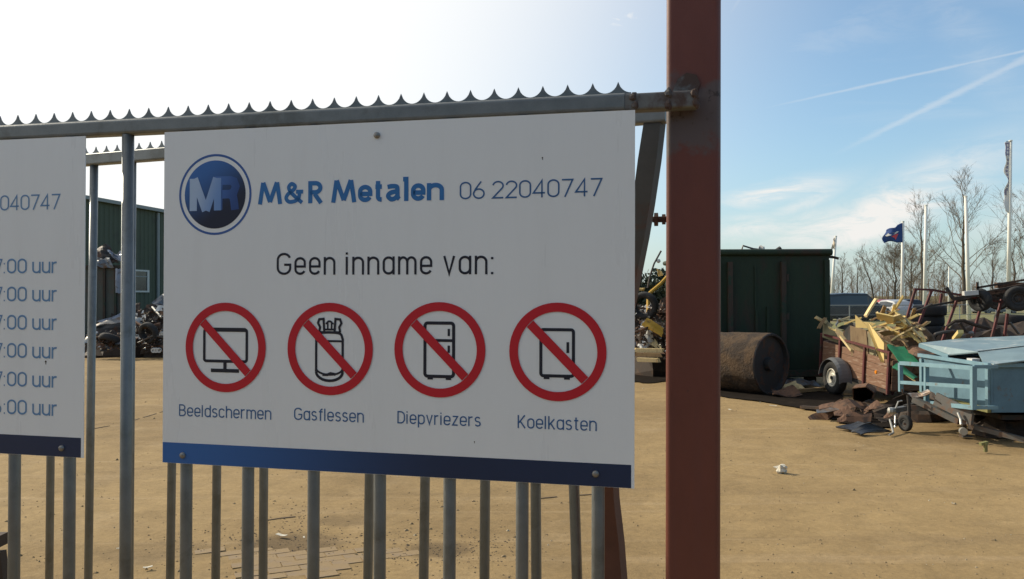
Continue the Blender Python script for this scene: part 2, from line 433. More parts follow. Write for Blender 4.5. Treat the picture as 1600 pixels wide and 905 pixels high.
# ------------------------------------------------------------------ mesh builder
class MB:
    def __init__(s, mtx=None):
        s.v, s.f, s.mtx = [], [], mtx

    def add(s, vs, fs):
        o = len(s.v)
        if s.mtx is not None:
            vs = [s.mtx @ V(q) for q in vs]
        s.v.extend(V(q) for q in vs)
        s.f.extend(tuple(i + o for i in f) for f in fs)
        return s

    def box(s, c, size, rot=None):
        hx, hy, hz = (q / 2 for q in size)
        vs = [V((sx * hx, sy * hy, sz * hz)) for sx in (-1, 1) for sy in (-1, 1) for sz in (-1, 1)]
        if rot is not None:
            vs = [rot @ q for q in vs]
        vs = [q + V(c) for q in vs]
        return s.add(vs, [(0, 1, 3, 2), (4, 6, 7, 5), (0, 4, 5, 1), (2, 3, 7, 6), (0, 2, 6, 4), (1, 5, 7, 3)])

    def beam(s, p0, p1, w, h, up=(0, 0, 1)):
        """rectangular bar from p0 to p1, w across, h along up"""
        p0, p1 = V(p0), V(p1)
        d = (p1 - p0).normalized()
        up = V(up)
        sd = d.cross(up)
        if sd.length < 1e-4:
            sd = d.cross(V((0, 1, 0)))
        sd.normalize()
        u2 = sd.cross(d).normalized()
        vs = []
        for p in (p0, p1):
            for a, b in ((-1, -1), (1, -1), (1, 1), (-1, 1)):
                vs.append(p + sd * (a * w / 2) + u2 * (b * h / 2))
        return s.add(vs, [(0, 1, 2, 3), (7, 6, 5, 4)] + [(i, i + 4, (i + 1) % 4 + 4, (i + 1) % 4) for i in range(4)])

    def rhs(s, p0, p1, w, d, r, xa, seg=4):
        """square tube with rounded corners; w along xa, d across"""
        p0, p1, xa = V(p0), V(p1), V(xa).normalized()
        ax = (p1 - p0).normalized()
        ya = ax.cross(xa).normalized()
        ring = []
        for cx, cy, a0 in ((1, 1, 0), (-1, 1, 90), (-1, -1, 180), (1, -1, 270)):
            for k in range(seg + 1):
                a = R(a0 + 90 * k / seg)
                ring.append(((w / 2 - r) * cx + r * math.cos(a), (d / 2 - r) * cy + r * math.sin(a)))
        n = len(ring)
        vs = [p + xa * a + ya * b for p in (p0, p1) for a, b in ring]
        fs = [(i, (i + 1) % n, (i + 1) % n + n, i + n) for i in range(n)]
        return s.add(vs, fs + [tuple(reversed(range(n))), tuple(range(n, 2 * n))])

    def pipe(s, pts, r, n=8, r1=None, caps=True):
        pts = [V(p) for p in pts]
        m = len(pts)
        vs, fs = [], []
        ref = None
        for i, p in enumerate(pts):
            d = (pts[min(i + 1, m - 1)] - pts[max(i - 1, 0)])
            d.normalize()
            if ref is None:
                ref = d.cross(V((0.31, 0.22, 0.92)))
                if ref.length < .05:
                    ref = d.cross(V((1, 0, 0)))
            a = (ref - d * ref.dot(d)).normalized()
            ref = a
            b = d.cross(a)
            rr = r if r1 is None else r + (r1 - r) * i / max(1, m - 1)
            vs += [p + (a * math.cos(2 * math.pi * k / n) + b * math.sin(2 * math.pi * k / n)) * rr for k in range(n)]
        for i in range(m - 1):
            for k in range(n):
                k2 = (k + 1) % n
                fs.append((i * n + k, i * n + k2, (i + 1) * n + k2, (i + 1) * n + k))
        if caps:
            fs += [tuple(reversed(range(n))), tuple(range((m - 1) * n, m * n))]
        return s.add(vs, fs)

    def lathe(s, prof, c, axis, n=20, closed=False, a0=0, a1=360):
        """prof: list of (radius, along axis)"""
        axis = V(axis).normalized()
        a = axis.cross(V((0.12, 0.33, 0.93))).normalized()
        b = axis.cross(a)
        full = abs(a1 - a0) >= 359.9
        cols = n if full else n + 1
        m = len(prof)
        vs, fs = [], []
        for k in range(cols):
            t = R(a0 + (a1 - a0) * k / n)
            d = a * math.cos(t) + b * math.sin(t)
            vs += [V(c) + d * r + axis * h for r, h in prof]
        for k in range(n):
            k2 = (k + 1) % cols
            for i in range(m if closed else m - 1):
                j = (i + 1) % m
                fs.append((k * m + i, k2 * m + i, k2 * m + j, k * m + j))
        return s.add(vs, fs)

    def prism(s, poly, thick):
        """polygon in space pushed along the vector thick"""
        poly, thick = [V(p) for p in poly], V(thick)
        n = len(poly)
        return s.add(poly + [p + thick for p in poly],
                     [tuple(reversed(range(n))), tuple(range(n, 2 * n))] + [(i, (i + 1) % n, (i + 1) % n + n, i + n) for i in range(n)])

    def sheet(s, fn, nu, nv, t):
        """closed thin sheet; fn(a, b) -> point with a, b in 0..1"""
        P = [[V(fn(i / nu, j / nv)) for j in range(nv + 1)] for i in range(nu + 1)]
        vs, w = [], nv + 1
        for side in (0, 1):
            for i in range(nu + 1):
                for j in range(nv + 1):
                    du = P[min(i + 1, nu)][j] - P[max(i - 1, 0)][j]
                    dv = P[i][min(j + 1, nv)] - P[i][max(j - 1, 0)]
                    nn = du.cross(dv)
                    nn = nn.normalized() if nn.length > 1e-9 else V((0, 0, 1))
                    vs.append(P[i][j] + nn * (t * (.5 - side)))
        K = (nu + 1) * w
        fs = []
        for i in range(nu):
            for j in range(nv):
                a = i * w + j
                fs.append((a, a + w, a + w + 1, a + 1))
                fs.append((K + a, K + a + 1, K + a + w + 1, K + a + w))
        edge = [i * w for i in range(nu + 1)] + [nu * w + j for j in range(1, w)] + [i * w + nv for i in range(nu - 1, -1, -1)] + [j for j in range(nv - 1, 0, -1)]
        for i, a in enumerate(edge):
            b = edge[(i + 1) % len(edge)]
            fs.append((a, K + a, K + b, b))
        return s.add(vs, fs)

    def build(s, name, m, parent=None, smooth=False):
        me = bpy.data.meshes.new(name)
        org = V((0, 0, 0))
        if parent is not None:
            org = parent['_o'] if '_o' in parent else V((0, 0, 0))
            org = V(org)
        elif s.v:
            xs, ys, zs = zip(*s.v)
            org = V(((min(xs) + max(xs)) / 2, (min(ys) + max(ys)) / 2, min(zs)))
        me.from_pydata([tuple(q - org) for q in s.v], [], s.f)
        me.materials.append(m)
        if smooth:
            me.polygons.foreach_set('use_smooth', [True] * len(me.polygons))
        me.update()
        o = bpy.data.objects.new(name, me)
        COL.objects.link(o)
        if parent is not None:
            o.parent = parent
            o['_o'] = list(org)
        else:
            o.location = org
            o['_o'] = list(org)
        return o


def thing(name, label, cat, loc, group=None):
    o = bpy.data.objects.new(name, None)
    COL.objects.link(o)
    o.empty_display_size = .1
    o.location = V(loc)
    o['_o'] = list(V(loc))
    return tag(o, label, cat, group)


def tag(o, label, cat, group=None):
    o['label'] = label
    o['category'] = cat
    if group:
        o['group'] = group
    return o


def single(mb, name, m, label, cat, group=None, smooth=False):
    return tag(mb.build(name, m, None, smooth), label, cat, group)


def struct(o):
    o['kind'] = 'structure'
    return o


def stuff(o):
    o['kind'] = 'stuff'
    return o


def copy_thing(root, loc, rotz=0.0, label=None):
    r = root.copy()
    COL.objects.link(r)
    r.location = V(loc)
    r.rotation_euler.z = rotz
    if label:
        r['label'] = label
    for ch in list(root.children):
        c = ch.copy()
        COL.objects.link(c)
        c.parent = r
        for g in list(ch.children):
            d = g.copy()
            COL.objects.link(d)
            d.parent = c
    return r


# ------------------------------------------------------------------ ground, grass
def axis_lines(segs):
    out = []
    for a, b, st in segs:
        out += list(np.arange(a, b - 1e-6, st))
    out.append(segs[-1][1])
    return out


PAVE = (-4.6, 1.6, 4.3, 6.9)


def ground_z(x, y):
    f = max(0.0, 1 - max(0.0, y - 14) / 14) if y > 0 else 1.0
    h = noise.noise(V((x * .5, y * .5, 3.3))) * .012 + noise.noise(V((x * 2.1, y * 2.1, 7.1))) * .006 + noise.noise(V((x * 7, y * 7, 1.7))) * .0035
    return (h - .014) * f


xs = axis_lines([(-900, -100, 100), (-100, -30, 10), (-30, -8, 1.0), (-8, 9, .11), (9, 30, 1.0), (30, 100, 10), (100, 900, 100)])
ys = axis_lines([(-60, -4, 4), (-4, 3.6, .5), (3.6, 14, .11), (14, 30, .5), (30, 100, 5), (100, 1500, 100)])
g = MB()
gv = [(x, y, ground_z(x, y) if -30 < x < 30 and y < 30 else -.0) for y in ys for x in xs]
nx = len(xs)
gf = [(j * nx + i, j * nx + i + 1, (j + 1) * nx + i + 1, (j + 1) * nx + i) for j in range(len(ys) - 1) for i in range(nx - 1)]
me = bpy.data.meshes.new('ground')
me.from_pydata(gv, [], gf)
me.materials.append(M['ground'])
me.polygons.foreach_set('use_smooth', [True] * len(me.polygons))
struct(bpy.data.objects.new('ground', me))
COL.objects.link(bpy.data.objects['ground'])
gr = MB()
gr.sheet(lambda a, b: (-350 + 900 * a, 40 + 1300 * b ** 2, .06 + .05 * noise.noise(V((a * 90, b * 50, 0)))), 120, 60, .05)
struct(gr.build('grass_field', M['grass']))

# pavers showing through the sand close to the fence
pv_group = 'pavers showing through the sand by the fence'
pm = MB()
pm.box((0, 0, -.03), (.196, .096, .06))
paver = pm.build('paver', M['paver'])
pv_root = struct(bpy.data.objects.new('paving', None))
COL.objects.link(pv_root)
paver.parent = pv_root
paver.location = (0, 0, 0)
k = 0
pa = R(24)
for i in range(-22, 23):
    for j in range(-30, 31):
        # basket of stretcher rows
        lx, ly = i * .204 + (.102 if j % 2 else 0), j * .103
        x = -1.7 + lx * math.cos(pa) - ly * math.sin(pa)
        y = 5.55 + lx * math.sin(pa) + ly * math.cos(pa)
        if not (-3.9 < x < -.7 and 4.75 < y < 5.75):
            continue
        if noise.noise(V((x * 1.1, y * 1.3, 5.0))) < .02 + .25 * max(0, y - 5.2):
            continue
        if k >= 290:
            continue
        o = paver if k == 0 else paver.copy()
        if k:
            COL.objects.link(o)
            o.parent = pv_root
        o.location = (x, y, ground_z(x, y) - .0562 + random.uniform(-.003, .003))
        o.rotation_euler = (random.gauss(0, .008), random.gauss(0, .008), pa + random.gauss(0, .01))
        k += 1

# joints in the hard surface under the sand
cracks = MB()
for pts in (((132, 671), (196, 660), (262, 640), (330, 622)), ((835, 777), (870, 773), (935, 769)),
            ((408, 813), (440, 808), (482, 803))):
    q = [gnd(*p, z=.0) for p in pts]
    for a, b in zip(q, q[1:]):
        n = max(2, int((b - a).length / .12))
        for i in range(n):
            if random.random() < .4:
                continue
            p0, p1 = a.lerp(b, i / n), a.lerp(b, (i + 1) / n)
            s = V((p1 - p0)).cross(V((0, 0, 1))).normalized() * random.uniform(.004, .012)
            z0, z1 = ground_z(p0.x, p0.y) + .006, ground_z(p1.x, p1.y) + .006
            cracks.prism([(p0.x - s.x, p0.y - s.y, z0), (p1.x - s.x, p1.y - s.y, z1), (p1.x + s.x, p1.y + s.y, z1), (p0.x + s.x, p0.y + s.y, z0)], (0, 0, -.012))
struct(cracks.build('ground_joint', M['crack']))

# loose gravel and chips
pb = MB()
for i in range(3600):
    y = 4.4 + (random.random() ** 1.8) * 16
    x = random.uniform(-.62, .66) * y
    r = random.uniform(.003, .010) * (1 if random.random() < .93 else 2.2)
    z = ground_z(x, y)
    a = random.random() * 6.28
    vs = [(x + r * math.cos(a + q), y + r * math.sin(a + q), z - .002 + .2 * r) for q in (0, 1.7, 3.1, 4.6)]
    vs += [(x + .3 * r, y - .2 * r, z + r * random.uniform(.5, 1.0))]
    pb.add(vs, [(0, 1, 4), (1, 2, 4), (2, 3, 4), (3, 0, 4)])
stuff(pb.build('gravel', mat('gravel_grit', (.25, .18, .095), .9, 0, .4, 3, 0, (.45, .40, .30), (.57, .66), 2)))
pb = MB()
for cx, cy, rad, nn in ((450, 845, .5, 520), (700, 855, .32, 380), (480, 800, .25, 80), (1440, 742, .4, 26), (1510, 748, .4, 14)):
    c = gnd(cx, cy)
    for i in range(nn):
        x, y = c.x + random.gauss(0, rad), c.y + random.gauss(0, rad * .7)
        r = random.uniform(.003, .010)
        z = ground_z(x, y)
        a = random.random() * 6.28
        vs = [(x + r * math.cos(a + q) * random.uniform(.6, 1.5), y + r * math.sin(a + q), z) for q in (0, 1.7, 3.1, 4.6)] + [(x, y, z + r * .7)]
        pb.add(vs, [(0, 1, 4), (1, 2, 4), (2, 3, 4), (3, 0, 4)])
stuff(pb.build('dirt_crumbs', mat('dark_crumbs', (.15, .11, .07), .95, 0, .5, 9)))


def lump(mb, c, r, seed, sq=(1, 1, .7), n=8, rough=.35):
    vs, fs = [], []
    rings = 5
    for i in range(rings + 1):
        th = math.pi * i / rings
        for k in range(n):
            ph = 2 * math.pi * k / n
            d = V((math.sin(th) * math.cos(ph), math.sin(th) * math.sin(ph), math.cos(th)))
            q = 1 + rough * noise.noise(d * 1.7 + V((seed, 0, 0)))
            vs.append(V(c) + V((d.x * sq[0], d.y * sq[1], d.z * sq[2])) * r * q)
    for i in range(rings):
        for k in range(n):
            k2 = (k + 1) % n
            fs.append((i * n + k, (i + 1) * n + k, (i + 1) * n + k2, i * n + k2))
    mb.add(vs, fs)


c = gnd(1220, 737)
mb = MB()
lump(mb, c + V((0, 0, .022)), .055, 3, (1.15, .8, .8), 10, .8)
lump(mb, c + V((.03, -.01, .045)), .03, 9, (1.2, .8, .7), 8, .8)
single(mb, 'litter_lump', M['stone'], 'white crumpled lump lying alone on the open sandy ground', 'litter')
for i, (px, py, w, lb) in enumerate(((440, 838, .055, 'pale chip of litter on dark dirt between two fence bars'), (231, 888, .035, 'small white scrap on the ground near the bottom edge left of the big sign'),
                                    (1141, 641, .05, 'small pale scrap on the ground just right of the red post'), (186, 858, .02, 'tiny white speck of litter behind the leftmost full height bar'),
                                    (475, 841, .02, 'tiny white speck of litter beside the pale chip'), (1208, 635, .07, 'flat pale scraps in front of the big rusty roller'))):
    c = gnd(px, py)
    mb = MB()
    rot = Matrix.Rotation(random.random() * 3, 3, 'Z')
    mb.sheet(lambda a, b: c + rot @ V(((a - .5) * w * 1.6, (b - .5) * w * .6, .006 + w * .25 * abs(a - .4))), 4, 2, .003)
    single(mb, 'litter_scrap', M['stone'], lb, 'litter', 'litter on the yard')

# ------------------------------------------------------------------ the fence with the signs
O = V((-0.88317, 2.08643, 2.17194))       # top left corner of the big sign
GA, GT = 0.2266855, -0.00668867
U0 = V((math.cos(GA), -math.sin(GA), 0))
Z = V((0, 0, 1))
U = U0 * math.cos(GT) + Z * math.sin(GT)
VV = -U0 * math.sin(GT) + Z * math.cos(GT)
N = V((math.sin(GA), math.cos(GA), 0))     # away from the viewer


def S(u, v, w=0.0):
    return O + U * u + VV * v + N * w


def onplane(px, py, w=0.0):
    r = ray(px, py)
    o = O + N * w
    p = EYE + r * ((o - EYE).dot(N) / r.dot(N)) - o
    return p.dot(U), p.dot(VV)


def toothed(mb, fn, u0, u1, first, pitch, base, tip, t):
    """scalloped anti-climb strip between u0 and u1, a spike every pitch; fn(u, v, w) -> point"""
    k0 = math.floor((u0 - first) / pitch)
    k1 = math.ceil((u1 - first) / pitch)
    pts = []
    valley = base + .0065
    for k in range(k0, k1):
        a = first + k * pitch
        for i in range(12):
            s = i / 12
            h = (2 * abs(s - .5))
            v = valley + (tip - valley) * (1 - math.sqrt(max(0, 1 - (h * .97) ** 2))) / .757
            pts.append((a + s * pitch, v))
    pts = [(u, v) for u, v in pts if u0 <= u <= u1]
    n = len(pts)
    vs = [fn(u, v, w) for w in (0, t) for u, v in pts] + [fn(u, base, w) for w in (0, t) for u, v in pts]
    fs = []
    for i in range(n - 1):
        fs += [(i, i + 1, 2 * n + i + 1, 2 * n + i), (n + i + 1, n + i, 3 * n + i, 3 * n + i + 1), (i, n + i, n + i + 1, i + 1)]
    fs += [(0, 2 * n, 3 * n, n), (n - 1, 2 * n - 1, 4 * n - 1, 3 * n - 1)]
    mb.add(vs, fs)


fence = thing('spiked_fence', 'grey galvanised bar fence with a scalloped spike strip, nearest and carrying both signs', 'fence', S(0, -2.17, .02), 'steel gate panels')
FU0, FU1 = -1.78, 1.322
MB().rhs(S(FU0, .022, .022), S(1.165, .022, .022), .040, .040, .008, VV).build('top_rail', M['galv'], fence)
MB().rhs(S(1.1655, .0205, .022), S(FU1, .0205, .022), .0385, .038, .006, VV).build('rail_end', M['galv_rust'], fence)
MB().rhs(S(FU0, -2.06, .022), S(1.25, -2.06, .022), .040, .040, .006, VV).build('bottom_rail', M['galv'], fence)
mb = MB()
toothed(mb, lambda u, v, w: S(u, v, w + .026), FU0, 1.182, -.0112, .0580, .0405, .0725, .003)
ts = mb.build('spike_strip', M['galv'], fence)
bar_px = (934.5, 816, 702.5, 593.5, 490, 387.5, 291, 196.5, 108.5, 22.5)
bar_u = [onplane(px, 800, .018)[0] for px in bar_px]
bar_u += [bar_u[-1] - .1736 * k for k in range(1, 8)]
for u in bar_u:
    MB().pipe([S(u, -2.04, .018), S(u, -1.0, .018), S(u, .002, .018)], .0149, 18).build('bar', M['galv'], fence, True)
# weld beads where the rail runs onto the post
for u, v in ((1.185, .03), (1.19, .012), (1.262, .034), (1.262, .008), (1.318, .03), (1.322, .01)):
    mb = MB()
    lump(mb, S(u, v, .004), .009, u * 9, (1, .6, 1.3), 8, .6)
    mb.build('weld_bead', M['rusty_frame'], fence)

# the hinged leaf behind
BETA = R(13.8)
LB = (-U0 * math.cos(BETA) + N * math.sin(BETA)).normalized()    # runs left and away from the post
HB = S(1.245, 0, .25)
NB = V((LB.y, -LB.x, 0))
if NB.y < 0:
    NB = -NB


def SB(q, v, w=0.0):
    """q metres left of the hinge end, v up from the level of the sign's top edge"""
    return HB + LB * q + Z * v + NB * w


def onleaf(px, py):
    r = ray(px, py)
    p = EYE + r * ((HB - EYE).dot(NB) / r.dot(NB)) - HB
    return p.dot(LB), p.z


leaf = thing('gate_leaf', 'second spiked bar gate with a buckled rusty end post, just behind the nearest fence', 'gate', SB(1, -2.15), 'steel gate panels')
BT = .062


def bt_at(q):
    return .042 + .026 * q


MB().rhs(SB(-.005, bt_at(0), 0), SB(3.3, bt_at(3.3), 0), .042, .040, .006, Z).build('top_rail', M['galv'], leaf)
MB().rhs(SB(.02, -2.02, 0), SB(3.3, -2.02, 0), .042, .040, .006, Z).build('bottom_rail', M['galv'], leaf)
mb = MB()
q0 = onleaf(179.5, 226)[0]
toothed(mb, lambda u, v, w: SB(u, v - BT + bt_at(u), w + .008), .32, 3.3, q0, .058, BT + .019, BT + .050, .003)
mb.build('spike_strip', M['galv'], leaf)
qs = []
for top, bot in ((22, 21), (78.5, 77), (140, 137), (203, 202), (268, 266), (338.5, 337), (412, 411), (490, 488), (577, 575), (664, 662), (758, 757), (837, 838), (897, 906)):
    qa, va = onleaf(top, 760)
    qb, vb = onleaf(bot, 900)
    sl = (qb - qa) / (vb - va)
    sl = max(-.02, min(.03, sl))
    bq = bt_at(qa)
    q_top, q_bot = qa + sl * (bq - .021 - va), qa + sl * (-2.0 - va)
    MB().pipe([SB(q_bot, -2.0), SB(q_bot, -2.0).lerp(SB(q_top, bq - .0215), .5), SB(q_top, bq - .0215)], .0142, 18).build('bar', M['galv'], leaf, True)
    qs.append(qa)
for extra in (1, 2, 3, 4):
    q = qs[0] + .1736 * extra
    if q < 3.28:
        MB().pipe([SB(q, -2.0), SB(q, -1.0), SB(q, bt_at(q) - .0215)], .0142, 18).build('bar', M['galv'], leaf, True)
# buckled end post: bows to the left at mid height
path = [(1022, 186, .0), (1013, 250, 0), (1004, 320, 0), (997, 370, .0), (985, 430, 0), (970, 500, 0), (957, 580, 0), (949, 660, 0), (948, 730, 0), (950, 780, 0), (956, 850, 0), (960, 905, 0), (969, 1000, 0), (978, 1100, 0)]
pts = [SB(*onleaf(px, py)) + NB * .01 for px, py, _ in path]
mb = MB()
ring = []
for i, p in enumerate(pts):
    wd = .044 + .005 * math.sin(i * 1.3)
    for a, b in ((-.5, -.5), (.5, -.5), (.5, .5), (-.5, .5)):
        ring.append(p + LB * (-a * wd) + NB * (b * .045 + .002 * math.sin(i * 2.1)))
fs = [(i * 4 + k, i * 4 + (k + 1) % 4, (i + 1) * 4 + (k + 1) % 4, (i + 1) * 4 + k) for i in range(len(pts) - 1) for k in range(4)] + [(3, 2, 1, 0)]
mb.add(ring, fs)
ep = mb.build('end_post', end_post_material(), leaf)
ep['label'] = 'buckled rusty end post'

# red post
post = thing('gate_post', 'thick red oxide steel gate post with a grey patch where the rail is welded on', 'post', S(1.315, -2.172, .105))
pc = S(1.315, 0, .106)


def PP(v, du=0, dw=0):
    return S(1.315 + du, v, .106 + dw)


col = MB().rhs(PP(-2.175), PP(1.0), .120, .120, .013, U, 6).build('column', M['post'], post)
mb = MB()
mb.box(PP(1.004), (.124, .124, .008), Matrix((U, N, VV)).transposed())
mb.build('cap', M['post'], post)
mb = MB()
poly = [(1.268, .042), (1.280, .075), (1.300, .088), (1.322, .082), (1.330, .060), (1.322, .044)]
mb.prism([S(u, v, .0405) for u, v in poly], N * .006)
mb.build('weld_plate', M['galv_rust'], post)
u_, v_ = onplane(1029, 343, .1)
hb = S(u_ - .002, v_, .1)
ax = U
mb = MB().pipe([S(u_ - .014, v_, .1), S(1.256, v_, .1)], .007, 10)
bt = mb.build('hinge_bolt', M['dark_steel'], post)
mb = MB()
for du, l, r in ((-.010, .009, .0155), (.008, .008, .012)):
    mb.lathe([(0, 0), (r, 0), (r, l), (0, l)], S(u_ + du, v_, .1), U, 6)
mb.build('nut', M['dark_steel'], bt)


# ------------------------------------------------------------------ lettering
def arc(cx, cy, rx, ry, a0, a1, n=12):
    return [(cx + rx * math.cos(R(a0 + (a1 - a0) * i / n)), cy + ry * math.sin(R(a0 + (a1 - a0) * i / n))) for i in range(n + 1)]


def spline(p, n=6):
    q = [p[0]] + list(p) + [p[-1]]
    out = []
    for i in range(len(p) - 1):
        a, b, c, d = q[i:i + 4]
        for k in range(n):
            t = k / n
            out.append(tuple(.5 * (2 * b[j] + (c[j] - a[j]) * t + (2 * a[j] - 5 * b[j] + 4 * c[j] - d[j]) * t * t + (3 * b[j] - a[j] - 3 * c[j] + d[j]) * t ** 3) for j in (0, 1)))
    out.append(p[-1])
    return out


def stadium(w, y0, y1, r):
    return arc(w / 2, y1 - r, w / 2, r, 0, 180) + arc(w / 2, y0 + r, w / 2, r, 180, 360)


def glyph(ch, s, x=.78, w=.40, bold=False):
    """strokes [(points, closed)] on a cap height of 1, and the width; s is the stroke width"""
    h = s / 2
    top, bot, xt = 1 - h, h, x - h
    r = .21
    mid = x * .47
    if ch == 'n':
        return [([(0, 0), (0, x)], 0), ([(0, xt - r)] + arc(w / 2, xt - r, w / 2, r, 180, 0) + [(w, 0)], 0)], w
    if ch == 'h':
        return [([(0, 0), (0, 1)], 0), ([(0, xt - r)] + arc(w / 2, xt - r, w / 2, r, 180, 0) + [(w, 0)], 0)], w
    if ch == 'm':
        q = w * .82
        return [([(0, 0), (0, x)], 0)] + [([(o, xt - r)] + arc(o + q / 2, xt - r, q / 2, r, 180, 0) + [(o + q, 0)], 0) for o in (0, q)], 2 * q
    if ch == 'u':
        return [([(w, x), (w, 0)], 0), ([(0, x)] + arc(w / 2, bot + r, w / 2, r, 180, 360) + [(w, bot + r)], 0)], w
    if ch == 'a' and bold:
        return [(spline([(.05, x * .84), (.2, xt + .005), (.36, x * .84), (.385, x * .6)]) + [(.385, .17), (.45, bot)], 0),
                (spline([(.385, x * .58), (.16, x * .50), (.07, .24), (.17, bot), (.30, .13), (.385, .25)]), 0)], .47
    if ch == 'a':
        return [([(w, x), (w, 0)], 0), (stadium(w, bot, xt, r), 1)], w
    if ch == 'd':
        return [([(w, 1), (w, 0)], 0), (stadium(w, bot, xt, r), 1)], w
    if ch == 'p':
        return [([(0, x), (0, -.26)], 0), (stadium(w, bot, xt, r), 1)], w
    if ch == 'o':
        return [(stadium(w, bot, xt, r), 1)], w
    if ch == 'e':
        return [([(0, mid), (w, mid)] + arc(w / 2, xt - r, w / 2, r, 0, 180) + arc(w / 2, bot + r, w / 2, r, 180, 335), 0)], w
    if ch == 'c':
        return [(arc(w / 2, xt - r, w / 2, r, 20, 180) + arc(w / 2, bot + r, w / 2, r, 180, 340), 0)], w * .95
    if ch == 'r':
        return [([(0, 0), (0, x)], 0), ([(0, xt - r)] + arc(.2, xt - r, .2, r, 180, 75), 0)], w * .62
    if ch == 'i':
        return [([(0, 0), (0, x)], 0), ([(0, .9), (0, .9 + s)], 0)], 0
    if ch == 'l':
        if bold:
            return [([(-.12, 1.06 - h), (0, 1.06 - h), (0, 0)], 0)], 0
        return [([(0, 0), (0, 1)], 0)], 0
    if ch == 's':
        q = (x - s) / 4
        return [(arc(.17, xt - q, .16, q, 25, 270) + arc(.17, bot + q, .17, q, 90, -155)[1:], 0)], .34
    if ch == 'f':
        return [([(.12, 0)] + arc(.28, top - .17, .16, .17, 180, 90), 0), ([(0, xt), (.28, xt)], 0)], .26
    if ch == 't':
        if bold:
            return [([(.14, .92), (.14, bot + .13)] + arc(.29, bot + .13, .15, .13, 180, 270) + [(.34, bot)], 0), ([(0, xt), (.34, xt)], 0)], .33
        return [([(.12, .97), (.12, bot + .12)] + arc(.24, bot + .12, .12, .12, 180, 270) + [(.27, bot)], 0), ([(0, xt), (.27, xt)], 0)], .26
    if ch == 'v':
        return [([(0, x), (w * .48, h * .6), (w * .96, x)], 0)], w * .96
    if ch == 'z':
        return [([(.01, xt), (.35, xt), (.0, bot), (.36, bot)], 0)], .36
    if ch == 'k':
        return [([(0, 0), (0, 1)], 0), ([(.36, x), (.0, .30)], 0), ([(.13, .43), (.38, 0)], 0)], .38
    if ch == 'G':
        return [(arc(.27, top - .27, .27, .27, 22, 180) + arc(.27, bot + .27, .27, .27, 180, 360) + [(.54, .46), (.28, .46)], 0)], .54
    if ch == 'B':
        return [([(0, bot), (0, top), (.22, top)] + arc(.22, .76 - h * .5, .20, .24 - h * .5, 90, -90) + [(0, .52 - 0)], 0),
                ([(.22, .52)] + arc(.22, .26 + h * .5, .24, .26 - h * .5, 90, -90) + [(0, bot)], 0)], .46
    if ch == 'D':
        return [([(0, bot), (0, top), (.18, top)] + arc(.18, .5 + .12, .28, .38 - h, 90, 0) + arc(.18, .5 - .12, .28, .38 - h, 0, -90) + [(0, bot)], 1)], .46
    if ch == 'K':
        return [([(0, 0), (0, 1)], 0), ([(.44, 1), (.0, .36)], 0), ([(.14, .52), (.46, 0)], 0)], .46
    if ch == 'M':
        return [([(.0, 0), (.11, 1)], 0), ([(.12, 1), (.36, .10)], 0), ([(.36, .10), (.60, 1)], 0), ([(.61, 1), (.72, 0)], 0)], .72
    if ch == 'R':
        return [([(0, 0), (0, top), (.2, top)] + arc(.2, .70, .19, .30 - h, 90, -90) + [(0, .40 + h)], 0), ([(.17, .42), (.42, 0)], 0)], .42
    if ch == '&':
        return [(spline([(.70, .04), (.50, .24), (.26, .52), (.17, .75), (.28, top), (.42, .80), (.36, .64), (.14, .44), (.07, .25), (.18, bot), (.40, bot + .02), (.56, .24), (.60, .52)]), 0),
                ([(.46, .54), (.74, .54)], 0)], .72
    if ch == '0':
        return [(stadium(.46, bot, top, .25), 1)], .46
    if ch == '2':
        return [(arc(.225, top - .235, .225, .235, 172, -38) + [(.0, bot), (.46, bot)], 0)], .46
    if ch == '4':
        return [([(.37, 0), (.37, 1 - h), (.0, .26), (.50, .26)], 0)], .50
    if ch == '6':
        return [(arc(.235, bot + .265, .235, .265, 0, 360, 20)[:-1], 1), (spline([(.015, .36), (.08, .55), (.21, .78), (.34, 1.0)]), 0)], .47
    if ch == '7':
        return [([(0, top), (.46, top), (.13, 0)], 0)], .46
    if ch == ':':
        return [([(0, .0), (0, s)], 0), ([(0, x - s * 1.6), (0, x - s * .6)], 0)], 0
    return [], .16


def ribbon(mb, pts, closed, hw, fn, w):
    """flat stroke of half width hw along 2-D points"""
    P = [pts[0]]
    for p in pts[1:]:
        if math.hypot(p[0] - P[-1][0], p[1] - P[-1][1]) > 1e-6:
            P.append(p)
    if closed and math.hypot(P[0][0] - P[-1][0], P[0][1] - P[-1][1]) < 1e-6:
        P.pop()
    n = len(P)
    L, Rr = [], []
    for i in range(n):
        a = P[i - 1] if (i or closed) else None
        b = P[(i + 1) % n] if (i < n - 1 or closed) else None
        d = []
        for s, e in ((a, P[i]), (P[i], b)):
            if s is not None and e is not None:
                l = math.hypot(e[0] - s[0], e[1] - s[1])
                d.append(((e[0] - s[0]) / l, (e[1] - s[1]) / l))
        if len(d) == 1:
            d = d * 2
        n0, n1 = (-d[0][1], d[0][0]), (-d[1][1], d[1][0])
        mx, my = n0[0] + n1[0], n0[1] + n1[1]
        ml = math.hypot(mx, my) or 1
        mx, my = mx / ml, my / ml
        k = hw / max(.38, mx * n0[0] + my * n0[1])
        L.append((P[i][0] + mx * k, P[i][1] + my * k))
        Rr.append((P[i][0] - mx * k, P[i][1] - my * k))
    vs = [fn(*q, w) for q in L] + [fn(*q, w) for q in Rr]
    m = n if closed else n - 1
    mb.add(vs, [(i, (i + 1) % n, (i + 1) % n + n, i + n) for i in range(m)])


